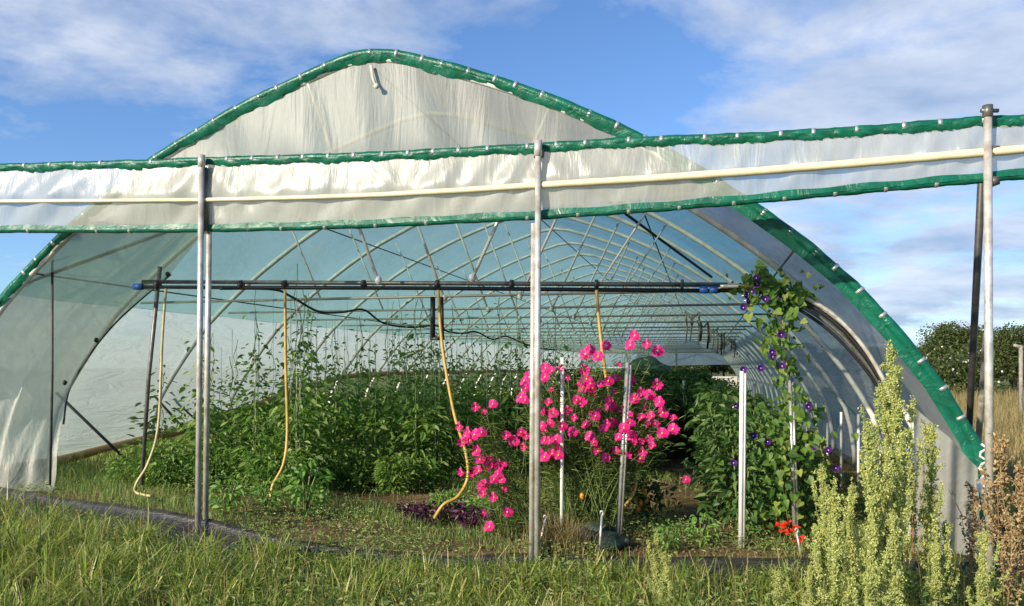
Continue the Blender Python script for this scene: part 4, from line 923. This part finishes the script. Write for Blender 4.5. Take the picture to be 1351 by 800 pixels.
# outside meadow grass in the foreground
n = 3000; cx0, cy0 = scatter(n, -6.5, 5.2, 4.2, 9.2)
per = rng.integers(6, 34, n); x = np.repeat(cx0, per) + rng.normal(size=per.sum()) * np.repeat(rng.uniform(.02, .07, n), per); y = np.repeat(cy0, per) + rng.normal(size=per.sum()) * .05
ch = np.repeat(rng.uniform(.35, 1.35, n), per); cs_ = np.repeat(rng.uniform(.6, 1.9, n), per)
k = (y < edge_y(x) - .13 - .34 * (x < -2.4)); x = x[k]; y = y[k]; ch = ch[k]; cs_ = cs_[k]
hb = np.interp(x, [-6, -3.5, -1.5, 0, 2.5, 5], [.46, .40, .34, .30, .26, .30]); H = hb * ch * rng.uniform(.55, 1.2, len(x))
H = np.minimum(H, .20 + .5 * np.maximum(edge_y(x) - y, 0) ** .7 + .08)
blades('meadow_grass', x, y, H, M['grass'], .0065 * cs_, .75, 'long green grass growing in front of the tunnel')
n = 16000; x, y = scatter(n, -6.5, 5.2, 4.2, 9.2); k = (y < edge_y(x) - .22); x = x[k]; y = y[k]
blades('short_grass', x, y, rng.uniform(.06, .2, len(x)), M['grass'], .007, .8, 'short grass between the long tufts in front of the tunnel')
n = 2600; x, y = scatter(n, -6.5, 5.2, 4.6, 8.6); k = y < edge_y(x) - .35; x = x[k]; y = y[k]
blades('grass_stalks', x, y, rng.uniform(.35, .62, len(x)) * np.interp(x, [-6, 0, 5], [1.15, .85, .85]), M['dry'], .0035, .35, 'straw-coloured stalks standing in the front grass')
# broad weeds low in the foreground grass
n = 26000; x, y = scatter(n, -6.5, 5.2, 4.6, 8.6); cl = noise2(x, y, 3.1, 4); k = (y < edge_y(x) - .28) & (cl > .36 + .1 * (x < -1)); x = x[k]; y = y[k]; n = len(x)
P = np.stack([x, y, gz(x, y) + rng.uniform(.02, .24, n)], 1); o = arr_obj('foreground_weeds', [leaf_arr(P, rdir(n, -.1, .8), rdir(n, .3, 1), rng.uniform(.03, .07, n), rng.uniform(.012, .028, n))], M['inweed']); tag(o, 'low leafy weeds among the front grass', kind='stuff')
n = 9000; x, y = scatter(n, -3, 4.5, 6.9, 10); k = y > edge_y(x) + .1; x = x[k]; y = y[k]
blades('dry_litter', x, y, rng.uniform(.03, .09, len(x)), M['dry'], .005, 1.2, 'dead straw litter on the tunnel floor')
# inside: low weeds, patchy
def bare(x, y):
    b = np.zeros(len(x), bool)
    for (cx_, cy_, r_) in [(.35, 7.35, .35), (.75, 7.3, .4), (1.0, 7.2, .35), (-2.0, 7.7, .3), (1.9, 9.6, .9), (2.2, 11, .9), (2.1, 8.6, .5), (-.7, 9.8, .9), (-1.6, 10.1, .7)]: b |= ((x - cx_) ** 2 + (y - cy_) ** 2) < r_ * r_
    return b
n = 60000; x, y = scatter(n, -7.2, 5.2, 6.9, 12.5); k = (y > edge_y(x) + .18) & ((~bare(x, y)) | (rng.uniform(0, 1, n) < .12)) & (noise2(x, y, 3.0, 3) > rng.uniform(.30, .80, n) * np.where(x < -3, .7, 1)); x = x[k]; y = y[k]; n = len(x)
hh = np.interp(y - edge_y(x), [0, .6, 1.6, 3], [.05, .10, .17, .14]) * (.5 + noise2(x, y, 4.1, 5))
blades('tunnel_grass', x, y, hh * rng.uniform(.5, 1.5, n), M['inweed'], .006, .6, 'short patchy grass on the tunnel floor')
n = 42000; x, y = scatter(n, -6.5, 5.2, 6.9, 10.8); k = (y > edge_y(x) + .16) & ((~bare(x, y)) | (rng.uniform(0, 1, n) < .15)) & (noise2(x, y, 2.6, 7) > rng.uniform(.30, .78, n)); x = x[k]; y = y[k]; n = len(x)
hh = np.interp(y - edge_y(x), [0, .6, 1.6, 3], [.05, .12, .24, .2]) * np.interp(x, [-3.5, -2, 1, 2.2, 3], [1.2, .9, .7, 1.1, 1.0])
P = np.stack([x, y, gz(x, y) + rng.uniform(.0, 1, n) * hh], 1); o = arr_obj('tunnel_weeds', [leaf_arr(P, rdir(n, -.1, .8), rdir(n, .3, 1), rng.uniform(.02, .055, n), rng.uniform(.010, .022, n))], M['inweed']); tag(o, 'low leafy weeds on the tunnel floor behind the membrane', kind='stuff')
n = 5200; x = rng.uniform(-2.6, .75, n); y = edge_y(x) + rng.normal(size=n) * .14 - .10; P = np.stack([x, y, gz(x, y) + rng.uniform(.0, .16, n)], 1)
k = noise2(x, y, 3.3, 2) > .40; P = P[k]; n = len(P); o = arr_obj('edge_weeds', [leaf_arr(P, rdir(n, -.1, .8), rdir(n, .3, 1), rng.uniform(.02, .055, n), rng.uniform(.010, .02, n))], M['inweed']); tag(o, 'creeping weeds overgrowing the middle of the black membrane', kind='stuff')
n = 2600; x = rng.uniform(-2.4, .8, n); y = edge_y(x) + rng.normal(size=n) * .10 - .22; blades('edge_grass', x, y, rng.uniform(.06, .22, n), M['grass'], .006, .6, 'grass tufts overgrowing the middle of the black membrane')
n = 3400; x = rng.uniform(.7, 4.3, n); y = edge_y(x) + rng.normal(size=n) * .10 - .16; k = noise2(x, y, 3.7, 5) > .5; x = x[k]; y = y[k]; blades('rim_grass', x, y, rng.uniform(.08, .26, len(x)), M['grass'], .006, .6, 'grass tufts leaning over the black membrane at right')
# dry tuft beside the middle post
dt = gpt(738, 7.2); n = 700; P = np.tile(np.array([0, 0, 0.]), (n, 1)) + rng.normal(size=(n, 3)) * np.array([.13, .07, 0]); o = arr_obj('dry_tuft', [blade_arr(P, rng.uniform(.15, .5, n), rng.uniform(.1, .9, n), np.full(n, .005), rng.uniform(0, 6.28, n))], M['dry']); o.location = dt; tag(o, 'dry straw-coloured grass tuft beside the middle post', 'grass tuft')
# grass inside at left and field to the right
n = 26000; t = rng.uniform(0, 1, n) ** 1.5; y = 7 + 50 * t; x = y * rng.uniform(.52, .80, n) + rng.normal(size=n) * .3; k = x > 4.9 + (y - 7) * .24 + .6; x = x[k]; y = y[k]
blades('field_grass', x, y, rng.uniform(.25, .8, len(x)), M['dry'], .010 , .5, 'dry tall grass in the field right of the tunnel'); 
n = 16000; y = rng.uniform(5.6, 12, n); x = rng.uniform(3.9, 9.5, n); k = (x > 4.75 + (y - 7) * .24 + .1) | (y < 6.6); x = x[k]; y = y[k]
blades('verge_grass', x, y, rng.uniform(.15, .5, len(x)), M['grass'], .006, .6, 'green grass at the foot of the right wall outside')
n = 36000; t = rng.uniform(0, 1, n) ** 1.3; tt = 1 + 45 * t; ss = rng.uniform(-12, -4.2, n); x = O.x + U.x * ss + V.x * tt; y = O.y + U.y * ss + V.y * tt
blades('row_grass', x, y, rng.uniform(.08, .35, n), M['grass'], .009, .6, 'green grass along the left inside wall')
